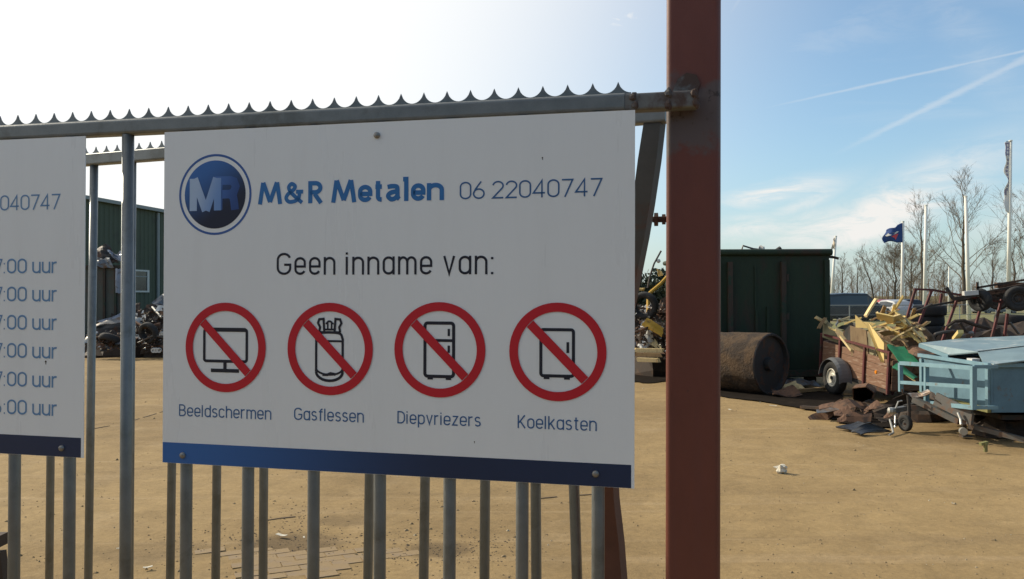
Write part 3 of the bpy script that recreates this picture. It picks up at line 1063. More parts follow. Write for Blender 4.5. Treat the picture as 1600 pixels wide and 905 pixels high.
class Print:
    """flat print on a sign whose top left corner is at offset u0 along the fence"""
    def __init__(s, u0):
        s.u0 = u0

    def fn(s, u, v, w):
        return S(s.u0 + u, v, w)

    def text(s, parent, txt, u0, u1, base, cap, st, m, x=.78, w=.40, bold=False, gap=None, space=.36, slope=0.0, name='lettering'):
        gap = gap if gap is not None else .20
        glyphs, cur = [], 0
        for ch in txt:
            if ch == ' ':
                cur += space - gap
                continue
            g, wd = glyph(ch, st, x, w, bold)
            glyphs.append((g, cur))
            cur += wd + st * (.5 if wd == 0 else 0) + gap
        total = cur - gap + st
        kx = (u1 - u0) / total
        mb, words, n = MB(), txt.split(' '), 0
        ends = []
        for w_ in words:
            n += len(w_)
            ends.append(n)
        for i, (g, o) in enumerate(glyphs):
            for j, (pts, cl) in enumerate(g):
                q = [(u0 + (o + st / 2 + px) * kx, base + slope * (o * kx) + py * cap) for px, py in pts]
                ribbon(mb, q, cl, st * .5 * (kx + cap) / 2, s.fn, -.0036 - .00004 * j - .00002 * (i % 2))
            if i + 1 in ends:
                mb.build(name, m, parent)
                mb = MB()


def disc(mb, fn, cu, cv, r, w, r_in=0.0, n=48):
    a = [(cu + r * math.cos(2 * math.pi * k / n), cv + r * math.sin(2 * math.pi * k / n)) for k in range(n)]
    if r_in:
        b = [(cu + r_in * math.cos(2 * math.pi * k / n), cv + r_in * math.sin(2 * math.pi * k / n)) for k in range(n)]
        mb.add([fn(*q, w) for q in a + b], [(k, (k + 1) % n, (k + 1) % n + n, k + n) for k in range(n)])
    else:
        mb.add([fn(*q, w) for q in a], [tuple(range(n))])


def sign_board(name, label, u0, screws):
    root = thing(name, label, 'sign', S(u0 + .5945, -.84, -.0015), 'white sign boards on the fence')
    mb = MB()
    rot = Matrix((U, N, VV)).transposed()
    mb.box(S(u0 + .5945, -.42, -.0015), (1.189, .003, .84), rot)
    mb.build('panel', M['sign'], root)
    mb = MB()
    mb.add([S(u0 + a, b, -.0034) for a, b in ((.0005, -.8395), (1.182, -.8395), (1.182, -.788), (.0005, -.788))], [(0, 1, 2, 3)])
    o = V(root['_o'])
    mg = gradient_material('printed_blue_band', (.030, .135, .40), (.010, .026, .075), tuple(U), -.62, .20)
    mb.build('colour_band', mg, root)
    for u, v in screws:
        mb = MB()
        mb.lathe([(0, -.006), (.004, -.006), (.0075, -.0035), (.008, 0)], S(u, v, -.0035), N, 14)
        mb.lathe([(.003, -.0062), (.0, -.0062)], S(u, v, -.0036), N, 6)
        mb.build('screw', M['bolt'], root, True)
    return root


def uv(px, py):
    return onplane(px, py)


big = sign_board('sign_board', 'white sign with four red prohibition symbols and a blue band, right of the other sign', 0.0,
                 [uv(590, 212), uv(287, 711), uv(931, 740)])
hours = sign_board('sign_board', 'white opening hours sign cut off by the left edge, with rows of times', -.2355 - 1.189, [uv(98, 700)])
P0 = Print(0.0)


def line(parent, txt, left, right, cap_top, st, m, **kw):
    """left, right: baseline ends in the photograph; cap_top: top of the first capital"""
    a, b, t = uv(*left), uv(*right), uv(*cap_top)
    return P0.text(parent, txt, a[0], b[0], (a[1] + b[1]) / 2 if kw.pop('flat', True) else a[1], t[1] - a[1], st, m, **kw)


cb, cr2, ctp = uv(404.5, 319.6), uv(694, 313.5), uv(409, 285.6)
base_, cap_ = (cb[1] + cr2[1]) / 2, ctp[1] - cb[1]
for word in ((('M', 25, 221), ('&', 243, 412), ('R', 443, 562)), (('M', 634, 838), ('e', 857, 971), ('t', 984, 1067), ('a', 1085, 1214), ('l', 1214, 1271), ('e', 1298, 1413), ('n', 1430, 1567))):
    mb = MB()
    for i, (ch, xl_, xr_) in enumerate(word):
        ua, ub = uv(400 + xl_ / 5.333, 317)[0], uv(400 + xr_ / 5.333, 317)[0]
        gl, wd = glyph(ch, .19, .76, .40, True)
        lo_ = min(p[0] for st_g, _ in gl for p in st_g)
        hi_ = max(p[0] for st_g, _ in gl for p in st_g)
        hs_ = .085 * cap_
        for j, (pts, cl) in enumerate(gl):
            k_ = (ub - ua - 2 * hs_) / max(1e-6, hi_ - lo_)
            ribbon(mb, [(ua + hs_ + (px - lo_) * k_, base_ + py * cap_) for px, py in pts], cl, hs_ * (1.2 if ch != '&' else 1.05), P0.fn, -.0036 - .00004 * j - .00002 * (i % 2))
    mb.build('lettering', M['ink_blue'], big)
line(big, '06 22040747', (718.7, 312.3), (941.8, 306.2), (722, 285.2), .078, M['ink_light'], gap=.135, space=.40)
line(big, 'Geen inname van:', (433.2, 429.6), (773.5, 428.8), (438, 395.4), .098, M['ink_black'], x=.80, w=.40, gap=.225, space=.52)
line(big, 'Beeldschermen', (281, 650.6), (425, 655), (283, 632.3), .096, M['ink_light'], gap=.185)
line(big, 'Gasflessen', (460.4, 656.3), (569.4, 659.6), (462, 637.3), .096, M['ink_light'], gap=.185)
line(big, 'Diepvriezers', (621.6, 661.8), (751.8, 666), (623, 642.6), .096, M['ink_light'], gap=.185)
line(big, 'Koelkasten', (809.2, 669), (932.8, 673), (811, 648.8), .096, M['ink_light'], gap=.185)
# the opening hours sign: same header, faded blue times
a, b = uv(718.7, 312.3), uv(941.8, 306.2)
du = -.2355 - 1.189
t = uv(722, 285.2)
P0.text(hours, '06 22040747', a[0] + du, b[0] + du - .003, (a[1] + b[1]) / 2, t[1] - a[1], .085, M['ink_pale'], gap=.135, space=.40)
for i, (yb, yt) in enumerate(((427, 404), (471.3, 448.3), (516, 493), (560.5, 537.5), (605.8, 582.8), (650, 627))):
    r_, l_ = uv(91.3, yb), uv(12.4, yb)
    tp = uv(91.3, yt)
    cap = tp[1] - r_[1]
    P0.text(hours, '00 uur', l_[0], r_[0], r_[1], cap, .105, M['ink_pale'], gap=.17, space=.42)
    c_ = uv(10.6, yb)[0]
    P0.text(hours, ':', c_ - .006, c_ - .002, r_[1], cap, .105, M['ink_pale'])
    e_ = uv(5.2 if i < 5 else 3.6, yb)[0]
    P0.text(hours, '7' if i < 5 else '6', e_ - .0225, e_, r_[1], cap, .105, M['ink_pale'])

for root_, pts_ in ((big, ((848, 247, .0018), (742, 690, .0014))), (hours, ((73, 565, .0028),))):
    for px, py, r_s in pts_:
        cs_ = uv(px, py)
        mb = MB()
        disc(mb, P0.fn, cs_[0], cs_[1], r_s, -.0035, 0, 9)
        ribbon(mb, [(cs_[0], cs_[1]), (cs_[0] + .0004, cs_[1] - r_s * 2.6)], 0, r_s * .4, P0.fn, -.00352)
        mb.build('dirt_speck', M['rust_dark'], root_)
# round emblem
c0 = uv(337, 304.3)
mb = MB()
disc(mb, P0.fn, c0[0], c0[1], .1015, -.0034, .0958, 64)
mb.build('emblem_ring', mat('emblem_ring_blue', (.045, .12, .36), .42, 0, .05, 8), big)
mb = MB()
disc(mb, P0.fn, c0[0], c0[1], .0855, -.0034, 0, 56)
oc = S(c0[0], c0[1]) - V(big['_o'])
axd = (U * .55 - VV * .83).normalized()
emd = mb.build('emblem_disc', gradient_material('emblem_blue_fade', (.035, .14, .42), (.010, .013, .035), tuple(axd), oc.dot(axd) - .08, oc.dot(axd) + .05), big)


def lt(strokes, name, m, lift):
    mb = MB()
    for j, (pts, hw) in enumerate(strokes):
        ribbon(mb, [(c0[0] + x * .0855, c0[1] + y * .0855) for x, y in pts], 0, hw * .0855, P0.fn, -.0036 - lift - .00004 * j)
    return mb.build(name, m, emd)


axm = (U * .9 - VV * .3).normalized()
lt([([(.12, -.46), (.12, .40), (.50, .40), (.62, .36), (.68, .22), (.62, .06), (.50, .0), (.14, .0)], .125), ([(.50, .0), (.60, -.08), (.63, -.22), (.66, -.46)], .125)],
   'emblem_letter', gradient_material('emblem_letter_blue', (.06, .16, .45), (.02, .06, .22), tuple(axm), oc.dot(axm) - .01, oc.dot(axm) + .07), 0)
lt([([(-.71, -.47), (-.71, .48)], .12), ([(-.68, .48), (-.30, -.47)], .12), ([(-.28, -.47), (.06, .48)], .12), ([(.09, .48), (.09, -.47)], .115)],
   'emblem_letter', gradient_material('emblem_letter_pale', (.42, .54, .72), (.16, .30, .60), tuple(axm), oc.dot(axm) - .06, oc.dot(axm) + .02), .0002)


def rr_rect(x0, y0, x1, y1, r, n=4):
    return arc(x1 - r, y1 - r, r, r, 0, 90, n) + arc(x0 + r, y1 - r, r, r, 90, 180, n) + arc(x0 + r, y0 + r, r, r, 180, 270, n) + arc(x1 - r, y0 + r, r, r, 270, 360, n)


ICONS = [
    (353.4, 542.8, [(rr_rect(-.53, -.31, .53, .40, .05), 1, .032), ([(-.50, .395), (.50, .395)], 0, .045), ([(-.01, -.31), (-.01, -.5)], 0, .04), ([(-.36, -.52), (.34, -.52)], 0, .04)]),
    (516.3, 545.2, [(spline([(-.32, -.50), (-.32, .10), (-.31, .24), (-.22, .345), (.20, .345), (.29, .24), (.30, .10), (.30, -.50)], 4), 0, .028),
                    (arc(-.01, -.50, .31, .19, 180, 360, 12), 0, .03), (arc(-.01, -.42, .31, .14, 180, 360, 12), 0, .022), ([(-.32, .17), (.30, .17)], 0, .022),
                    ([(-.17, -.56), (-.05, -.56), (.02, -.53), (.14, -.55)], 0, .03),
                    ([(-.25, .36), (-.23, .47), (-.28, .56), (-.25, .64), (-.15, .65), (-.13, .36), (-.25, .36)], 0, .026),
                    ([(.24, .36), (.22, .47), (.27, .56), (.24, .64), (.13, .65), (.11, .36), (.24, .36)], 0, .026),
                    ([(-.12, .42), (.10, .42)], 0, .02), ([(-.10, .55), (-.05, .55), (-.05, .42)], 0, .018), (arc(-.01, .55, .06, .05, 0, 180, 6), 0, .02), ([(.04, .42), (.04, .55), (.09, .55)], 0, .018)]),
    (687.3, 546.5, [(rr_rect(-.32, -.56, .31, .56, .06), 1, .034), ([(-.30, .195), (.29, .195)], 0, .03), ([(.205, .29), (.205, .44)], 0, .026), ([(.205, -.06), (.205, .09)], 0, .026),
                    ([(-.26, -.60), (-.14, -.60)], 0, .028), ([(.14, -.60), (.26, -.60)], 0, .028)]),
    (871.2, 549.8, [(rr_rect(-.34, -.49, .33, .45, .05), 1, .032), ([(.215, -.02), (.215, .20)], 0, .028), ([(-.28, -.53), (-.16, -.53)], 0, .028), ([(.14, -.53), (.26, -.53)], 0, .028)]),
]
RAD = .1115
for (px, py, strokes), nm in zip(ICONS, ('screen', 'gas bottle', 'freezer', 'fridge')):
    cu, cv = uv(px, py)
    mb = MB()
    disc(mb, P0.fn, cu, cv, RAD, -.0046, RAD * .815, 64)
    d = RAD * .80 * .7071
    ribbon(mb, [(cu - d, cv + d), (cu + d, cv - d)], 0, RAD * .095, P0.fn, -.00464)
    ringo = mb.build('prohibition_ring', M['ink_red'], big)
    ringo['label'] = 'red ring and slash over the ' + nm + ' symbol'
    mb = MB()
    for j, (pts, cl, hw) in enumerate(strokes):
        ribbon(mb, [(cu + x * RAD, cv + y * RAD) for x, y in pts], cl, hw * RAD, P0.fn, -.0036 - .00005 * j)
    mb.build('pictogram', M['ink_black'], ringo)
#PART2
# ------------------------------------------------------------------ unseen dark road added behind the viewer to cut bounce light
st = MB()
st.add([(-300, -14, .012), (300, -14, .012), (300, -2.5, .012), (-300, -2.5, .012)], [(0, 1, 2, 3)])
struct(st.build('added_road', mat('added_road_asphalt', (.05, .05, .05), .9, 0, .25, 3, .004, fine=.3)))


# ------------------------------------------------------------------ trees
def tree_mesh(h, tr, spread, nb, ns, nt, seed, start=.22, lean=0.0, sides=3):
    """bare winter tree at the origin: returns trunk and crown builders"""
    rd = random.Random(seed)
    trunk, crown = MB(), MB()
    pts = [V((0, 0, -.1))]
    for i in range(1, 9):
        t = i / 8
        pts.append(V((lean * t * t + rd.gauss(0, .012) * h * t, rd.gauss(0, .012) * h * t, h * .93 * t)))
    trunk.pipe(pts, tr, 8, tr * .12)

    def on_trunk(t):
        q = t * 8
        i = min(7, int(q))
        return pts[i].lerp(pts[i + 1], q - i)

    def limb(p, d, ln, r, n, lift):
        out = [p]
        for k in range(n):
            d = (d + V((rd.gauss(0, .13), rd.gauss(0, .13), rd.gauss(.02, .1) + lift))).normalized()
            p = p + d * (ln / n)
            out.append(p)
        return out, d
    for b in range(nb):
        t = start + (1 - start) * ((b + rd.random()) / nb) ** .9
        az = b * 2.4 + rd.gauss(0, .4)
        rise = .62 + .5 * t + rd.gauss(0, .12)
        d = V((math.cos(az) * math.cos(rise), math.sin(az) * math.cos(rise), math.sin(rise)))
        ln = spread * (1.06 - .72 * t) * rd.uniform(.7, 1.15)
        r = tr * (1 - t * .85) * .30
        br, _ = limb(on_trunk(t), d, ln, r, 5, .06)
        crown.pipe(br, r, max(4, sides), r * .25, False)
        for s in range(ns):
            q = rd.uniform(.25, 1) * 5
            i = min(4, int(q))
            p = br[i].lerp(br[i + 1], q - i)
            dd = (br[i + 1] - br[i]).normalized()
            side = dd.cross(V((rd.gauss(0, 1), rd.gauss(0, 1), rd.gauss(0, 1)))).normalized()
            d2 = (dd * .8 + side * rd.uniform(.4, .9) + V((0, 0, .15))).normalized()
            l2 = ln * rd.uniform(.22, .5)
            sb, _ = limb(p, d2, l2, r * .4, 3, .05)
            crown.pipe(sb, max(.010, r * .36), sides, .006, False)
            for w in range(nt):
                q = rd.uniform(.2, 1) * 3
                i = min(2, int(q))
                p = sb[i].lerp(sb[i + 1], q - i)
                dd = (sb[i + 1] - sb[i]).normalized()
                side = dd.cross(V((rd.gauss(0, 1), rd.gauss(0, 1), rd.gauss(0, 1)))).normalized()
                d3 = (dd + side * rd.uniform(.4, 1.0)).normalized()
                tw, _ = limb(p, d3, l2 * rd.uniform(.3, .7), .01, 2, .05)
                crown.pipe(tw, .008, 3, .004, False)
    return trunk, crown


def tree(label, loc, h, tr, spread, nb, ns, nt, seed, group=None, name='bare_tree', **kw):
    root = thing(name, label, 'tree', loc, group)
    t, c = tree_mesh(h, tr, spread, nb, ns, nt, seed, **kw)
    for mb, nm, m in ((t, 'trunk', M['bark']), (c, 'crown', M['twig'])):
        mb.v = [q + V(loc) for q in mb.v]
        mb.build(nm, m, root)
    return root


def base(px, d):
    p = at(px, 464, d)
    return V((p.x, p.y, 0))


def height(py, d):
    return at(800, py, d).z


TG = 'bare trees along the road behind the yard'
tree('tall bare winter tree between the two plain white masts, tallest of the row', base(1506, 72), height(292, 72), .21, 6.0, 20, 9, 6, 11, TG, start=.16)
tree('bare winter tree right behind the plain mast next to the blue flag', base(1441, 84), height(315, 84), .18, 5.0, 20, 8, 6, 12, TG, start=.2)
tree('bare tree cut by the right edge of the picture beside the tall banner', base(1611, 66), height(300, 66), .20, 5.6, 22, 8, 6, 13, TG, start=.2)
tree('slim bare tree left of the blue flag, leaning to the left at its top', base(1366, 92), height(392, 92), .14, 3.2, 16, 7, 5, 14, TG, start=.25, lean=-1.6)
tree('broad round crowned brown tree behind the blue flag mast', base(1398, 96), height(402, 96), .22, 5.6, 26, 11, 7, 15, TG, start=.22)
tree('broad brown tree between the blue flag mast and the next mast', base(1424, 104), height(398, 104), .22, 5.4, 24, 10, 7, 16, TG, start=.22)
tree('small bare tree close to the right edge of the green container', base(1316, 98), height(405, 98), .16, 3.4, 16, 7, 5, 17, TG)
tree('thin bare tree standing second from the green container', base(1340, 106), height(410, 106), .15, 3.2, 15, 7, 5, 18, TG)
tree('bare tree between the second plain mast and the banner mast', base(1552, 110), height(380, 110), .18, 4.6, 18, 8, 6, 19, TG)
tree('leafless tree showing over the far end of the fence near the banner', base(1585, 120), height(370, 120), .22, 4.8, 18, 8, 6, 20, TG)
tree('low leafless tree behind the middle of the mesh fence', base(1475, 125), height(420, 125), .2, 4.4, 18, 8, 6, 21, TG)

# the far wood: one mass of many bare trees round the yard
parts = []
for sd_ in (31, 32, 33):
    t, c = tree_mesh(9, .16, 3.6, 14, 7, 4, sd_, start=.05)
    vv = np.array([tuple(q) for q in t.v + c.v])
    off = len(t.v)
    ff = t.f + [tuple(i + off for i in f) for f in c.f]
    parts.append((vv, ff))
wv, wf, off = [], [], 0
rdw = random.Random(5)
for i in range(270):
    if i < 185:
        x = rdw.uniform(20, 125)
        y = 112 + rdw.uniform(0, 50)
    else:
        a = rdw.uniform(-75, 75)
        rad = rdw.uniform(125, 170)
        x, y = rad * math.sin(R(a)), rad * math.cos(R(a))
    vv, ff = parts[i % 3]
    s = rdw.uniform(.55, 1.05) * (.62 if x > 20 else .8)
    a = rdw.random() * 6.28
    q = np.empty_like(vv)
    q[:, 0] = (vv[:, 0] * math.cos(a) - vv[:, 1] * math.sin(a)) * s * 1.25 + x
    q[:, 1] = (vv[:, 0] * math.sin(a) + vv[:, 1] * math.cos(a)) * s * 1.25 + y
    q[:, 2] = vv[:, 2] * s
    wv.append(q)
    wf += [tuple(k + off for k in f) for f in ff]
    off += len(vv)
for i in range(26000):
    x = rdw.uniform(18, 130) if i < 17000 else rdw.uniform(-110, 18)
    y = 110 + rdw.uniform(0, 45) if i < 17000 else 128 + rdw.uniform(0, 40)
    h = rdw.uniform(.8, 2.3) * (1 + .5 * noise.noise(V((x * .09, y * .05, 2))))
    a = rdw.random() * 3.14
    w = rdw.uniform(.015, .04)
    lx, ly = rdw.gauss(0, .3) * h, rdw.gauss(0, .3) * h
    wv.append(np.array([(x - w * math.cos(a), y - w * math.sin(a), 0), (x + w * math.cos(a), y + w * math.sin(a), 0), (x + lx, y + ly, h)]))
    wf.append((off, off + 1, off + 2))
    off += 3
me = bpy.data.meshes.new('far_wood')
me.from_pydata(np.concatenate(wv).tolist(), [], wf)
me.materials.append(M['wood_far'])
fw_ = bpy.data.objects.new('far_wood', me)
COL.objects.link(fw_)
stuff(fw_)


def leafy(mb, c, rad, n, seed, size):
    rd = random.Random(seed)
    clumps = [V((rd.gauss(0, .45), rd.gauss(0, .45), rd.gauss(0, .5))) for _ in range(14)]
    for i in range(n):
        k = rd.choice(clumps)
        d = V((rd.gauss(0, 1), rd.gauss(0, 1), rd.gauss(0, 1))).normalized() * rd.random() ** .4 * .5
        p = V(c) + V(((k.x + d.x) * rad[0], (k.y + d.y) * rad[1], (k.z + d.z) * rad[2]))
        a = V((rd.gauss(0, 1), rd.gauss(0, 1), rd.gauss(0, 1))).normalized()
        b = a.cross(V((rd.gauss(0, 1), rd.gauss(0, 1), rd.gauss(0, 1)))).normalized()
        s = size * rd.uniform(.6, 1.4)
        mb.add([p - a * s, p + b * s * .5, p + a * s, p - b * s * .5], [(0, 1, 2, 3)])


def evergreen(label, loc, h, w, n, seed, size=.16, group=None):
    root = thing('evergreen_tree', label, 'tree', loc, group)
    mb = MB().pipe([V(loc), V(loc) + V((0, 0, h * .5))], .14, 8, .06)
    mb.build('trunk', M['bark'], root)
    mb = MB()
    leafy(mb, V(loc) + V((0, 0, h * .52)), (w, w, h * .42), n, seed, size)
    mb.build('crown', M['evergreen'], root)
    return root


evergreen('dark evergreen tree behind the scrap heap, in the gap between sign and red post', base(1026, 34), height(405, 34), 1.7, 3600, 3, .13)
evergreen('lower dark evergreen bush further left behind the scrap heap', base(985, 33), height(440, 33), 1.8, 2600, 4, .13)
# unseen tree belt added behind the viewer to block low sky light
sky_block = MB()
for i in range(26):
    leafy(sky_block, (-62 + i * 5 + random.uniform(-1, 1), -19 + random.uniform(-1.5, 1.5), 4.2), (3.4, 2.4, 4.2), 420, 50 + i, .55)
stuff(sky_block.build('added_tree_belt', M['evergreen']))

# ------------------------------------------------------------------ masts and flags
MG = 'white flag masts beyond the mesh fence'


def mast(label, px, py_top, px_top, d, extra=None, r=.07):
    b = base(px, d)
    t = at(px_top, py_top, d)
    root = thing('flag_mast', label, 'flag mast', b, MG)
    MB().pipe([b, b.lerp(t, .5), t], r, 10, r * .7).build('pole', M['pole'], root, True)
    mb = MB()
    mb.lathe([(0, .10), (r * .8, .07), (r * .8, 0), (0, 0)], t, Z, 10)
    mb.build('cap', M['pole'], root)
    MB().box(b + V((0, 0, .04)), (.4, .4, .08)).build('base_plate', M['scrap_grey'], root)
    return root


def cloth(name, fn, nu, nv, m, label, cat):
    mb = MB()
    mb.sheet(fn, nu, nv, .006)
    return single(mb, name, m, label, cat, None, True)


mast('thin white mast beside the green container, carrying a small pale flag', 1297, 370, 1306, 74, r=.14)
mast('white mast flying the navy blue flag', 1409, 347, 1411, 62, r=.135)
mast('plain white mast without a flag, first to the right of the blue flag', 1444, 322, 1447, 54, r=.13)
mast('plain white mast without a flag in front of the tallest bare tree', 1514, 308, 1509, 50, r=.13)
mast('tall white mast near the right edge with a long narrow banner', 1575, 221, 1579, 49, r=.13)
mast('short grey pole standing between the blue flag mast and the next mast', 1482, 418, 1483, 80, r=.09)

# navy flag with white and red print, blowing to the left
d = 61.9
TL, TR, BL, BR = at(1385, 360, d), at(1410.3, 348, d), at(1381, 378, d), at(1410.3, 379, d)


def blue_fn(a, b, lift=0.0):
    p = TR.lerp(TL, a).lerp(BR.lerp(BL, a), b)
    w = .28 * a * math.sin(a * 7.5 + b * 1.7) - lift
    return p + V((.12 * a * math.sin(b * 6 + 1), w, .10 * a * math.sin(a * 9 + b * 2)))


fl = cloth('flag', blue_fn, 18, 10, M['flag_blue'], 'navy blue flag with a white and red emblem blowing to the left', 'flag')


def patch(nm, poly, m):
    mb = MB()
    fs = [V(blue_fn(a, b, .03)) for a, b in poly]
    mb.prism(fs, V((0, -.008, 0)))
    return mb.build(nm, m, fl)


patch('red_emblem', [(.22, .52), (.38, .48), (.52, .55), (.62, .66), (.48, .70), (.42, .84), (.34, .72)], M['flag_red'])
patch('white_emblem', [(.2, .40), (.34, .34), (.5, .38), (.62, .36), (.8, .42), (.86, .56), (.78, .66), (.66, .58), (.52, .50), (.36, .46)], M['flag_white'])
TL, TR, BL, BR = at(1301, 374, 73.9), at(1304.7, 371, 73.9), at(1299, 391, 73.9), at(1304, 388, 73.9)
p4 = (TL, TR, BL, BR)
cloth('flag', lambda a, b: p4[1].lerp(p4[0], a).lerp(p4[3].lerp(p4[2], a), b) + V((.1 * math.sin(b * 5) * a, .12 * math.sin(b * 7 + a * 5), 0)), 6, 10, M['flag_cream'], 'small pale cream flag hanging limp on the mast by the green container', 'flag')
dd = 48.85
b4 = (at(1571, 222, dd), at(1578, 222, dd), at(1569, 330, dd), at(1576.8, 334, dd))


def ban(a, b, lift=0.0):
    w = 1 - .35 * math.exp(-((b - .55) / .12) ** 2)
    p = b4[1].lerp(b4[0], a * w).lerp(b4[3].lerp(b4[2], a * w), b)
    return p + V((.05 * a * math.sin(b * 26), .10 * a * math.sin(b * 17 + 1) - lift, 0))


bn = cloth('banner', ban, 5, 40, M['flag_white'], 'long narrow banner in violet and cream hanging from the tallest mast', 'flag')
for nm, b0, b1, m, a0, a1 in (('violet_field', .005, .20, 'flag_purple', .08, .98), ('violet_field', .68, .76, 'flag_purple', .55, .98)):
    mb = MB()
    mb.sheet(lambda a, b: ban(a0 + (a1 - a0) * a, b0 + (b1 - b0) * b, .012), 4, 8, .004)
    mb.build(nm, M[m], bn)
rdb = random.Random(3)
for i in range(13):
    b0 = .03 + i * .052
    mb = MB()
    mb.sheet(lambda a, b: ban(.34 + .34 * a, b0 + (.034 * b), .016), 2, 2, .003)
    mb.build('print_mark', M['flag_white'] if b0 < .19 else M['flag_purple'], bn)
MB().beam(at(1572, 221, dd), at(1580, 221.5, dd), .03, .03).build('banner_arm', M['dark_steel'], bn)

# ------------------------------------------------------------------ mesh fence and parked cars
FD = 48.0
x0, x1 = base(1270, FD).x, base(1900, FD).x
zf = height(479, FD)
mf = thing('mesh_fence', 'low grey wire mesh fence on thin posts between yard and grass', 'fence', V(((x0 + x1) / 2, FD, 0)))
n = 12
for i in range(n):
    x = x0 + (x1 - x0) * i / (n - 1)
    MB().pipe([(x, FD, 0), (x, FD, zf + .03)], .03, 8).build('fence_post', M['wire'], mf)
MB().pipe([(x0, FD, zf), (x1, FD, zf)], .026, 8).build('top_rail', M['wire'], mf)
MB().pipe([(x0, FD, zf * .52), (x1, FD, zf * .52)], .012, 6).build('tension_wire', M['wire'], mf)
mb = MB()
st_ = .16
for i in range(int((x1 - x0 + zf) / st_)):
    a = x0 - zf + i * st_
    for sgn in (0, 1):
        p, q = (V((a, FD, .02)), V((a + zf, FD, zf))) if sgn == 0 else (V((a + zf, FD, .02)), V((a, FD, zf)))
        lo, hi = max(0, (x0 - min(p.x, q.x)) / zf), min(1, (x1 - min(p.x, q.x)) / zf)
        if hi > lo:
            if sgn == 0:
                mb.pipe([p.lerp(q, lo), p.lerp(q, hi)], .0022, 3)
            else:
                mb.pipe([p.lerp(q, 1 - hi), p.lerp(q, 1 - lo)], .0022, 3)
stuff(mb.build('wire_mesh', M['wire'], mf))


def wheel_parts(root, c, axis, r, w, rimr, m_rim='rim', n=22):
    mb = MB()
    mb.lathe([(rimr, -w * .42), (r * .86, -w * .5), (r * .97, -w * .42), (r, -w * .2), (r, w * .2), (r * .97, w * .42), (r * .86, w * .5), (rimr, w * .42)], c, axis, n, True)
    t = mb.build('tyre', M['tyre'], root, True)
    mb = MB()
    mb.lathe([(rimr * 1.02, -w * .40), (rimr * .92, -w * .44), (rimr * .80, -w * .30), (rimr * .55, -w * .24), (rimr * .42, -w * .34), (0, -w * .34)], c, axis, n)
    mb.lathe([(rimr * 1.02, w * .40), (rimr * .8, w * .2), (0, w * .2)], c, axis, n)
    rm = mb.build('rim', M[m_rim], t)
    mb = MB()
    mb.lathe([(rimr * .22, -w * .34), (rimr * .20, -w * .46), (0, -w * .46)], c, axis, 10)
    mb.build('hub', M['dark_steel'], t)
    return t


def car(label, loc, rotz, colour, van=False):
    root = thing('parked_car', label, 'car', loc, 'cars parked beyond the mesh fence')
    cm = mat('car_paint', colour, .3, .2, .05, 2)
    # stations: x, floor, shoulder height, roof height, half width at the shoulder, half width at the roof
    if van:
        stn = [(-2.2, .35, .8, .8, .80, .72), (-2.15, .25, 1.0, 1.85, .9, .78), (-.9, .22, 1.02, 1.92, .92, .80), (.5, .22, 1.02, 1.90, .92, .80), (1.2, .24, 1.0, 1.35, .92, .78), (1.95, .28, .9, .92, .88, .80), (2.2, .36, .7, .72, .78, .7)]
    else:
        stn = [(-2.05, .38, .72, .74, .74, .62), (-1.95, .26, .86, .92, .84, .62), (-1.45, .22, .90, 1.34, .86, .60), (-.6, .2, .90, 1.46, .87, .62), (.25, .2, .90, 1.42, .87, .60), (1.0, .22, .88, .95, .86, .66), (1.8, .26, .76, .80, .82, .66), (2.05, .36, .62, .64, .72, .6)]
    vs, fs = [], []
    for x, f, s, rf, w, wr in stn:
        prof = [(-w * .92, f), (-w, f + .2), (-w, s), (-wr, rf - .04), (-wr * .6, rf), (wr * .6, rf), (wr, rf - .04), (w, s), (w, f + .2), (w * .92, f)]
        vs += [(x, a, b) for a, b in prof]
    m_ = 10
    for i in range(len(stn) - 1):
        for k in range(m_):
            fs.append((i * m_ + k, i * m_ + (k + 1) % m_, (i + 1) * m_ + (k + 1) % m_, (i + 1) * m_ + k))
    fs += [tuple(range(m_)), tuple(reversed(range((len(stn) - 1) * m_, len(stn) * m_)))]
    T_ = Matrix.Translation(V(loc)) @ Matrix.Rotation(rotz, 4, 'Z')
    MB(T_).add(vs, fs).build('body', cm, root)

    def strip(i, j, side, nm):
        q = []
        for st_i, k in ((i, 0), (j, 0), (j, 1), (i, 1)):
            x, f, s, rf, w, wr = stn[st_i]
            t = .12 if k == 0 else .82
            y = (w + (wr - w) * t + .006) * side
            z = s + (rf - .04 - s) * t
            q.append(V((x * .97, y, z)))
        MB(T_).prism(q, V((0, .01 * side, 0))).build(nm, M['glass'], root)
    ids = [(i, i + 1) for i in range(1, len(stn) - 2) if min(stn[i][3] - stn[i][2], stn[i + 1][3] - stn[i + 1][2]) > .3]
    for i, j in ids:
        for sd2 in (-1, 1):
            strip(i, j, sd2, 'window')
    for wx in (-1.3, 1.3):
        for sd2 in (-1, 1):
            wheel_parts(root, T_ @ V((wx, sd2 * .78, .31)), (T_.to_3x3() @ V((0, -sd2 * -1, 0))) * (-1 if sd2 < 0 else 1), .31, .2, .2, 'scrap_grey', 14)
    for sd2 in (-1, 1):
        mb = MB(T_)
        mb.box((stn[-1][0] - .06, sd2 * .58, .66), (.08, .22, .12))
        mb.build('headlight', M['frame_white'], root)
        mb = MB(T_)
        mb.box((stn[0][0] + .04, sd2 * .62, .76), (.06, .16, .14))
        mb.build('tail_light', M['flag_red'], root)


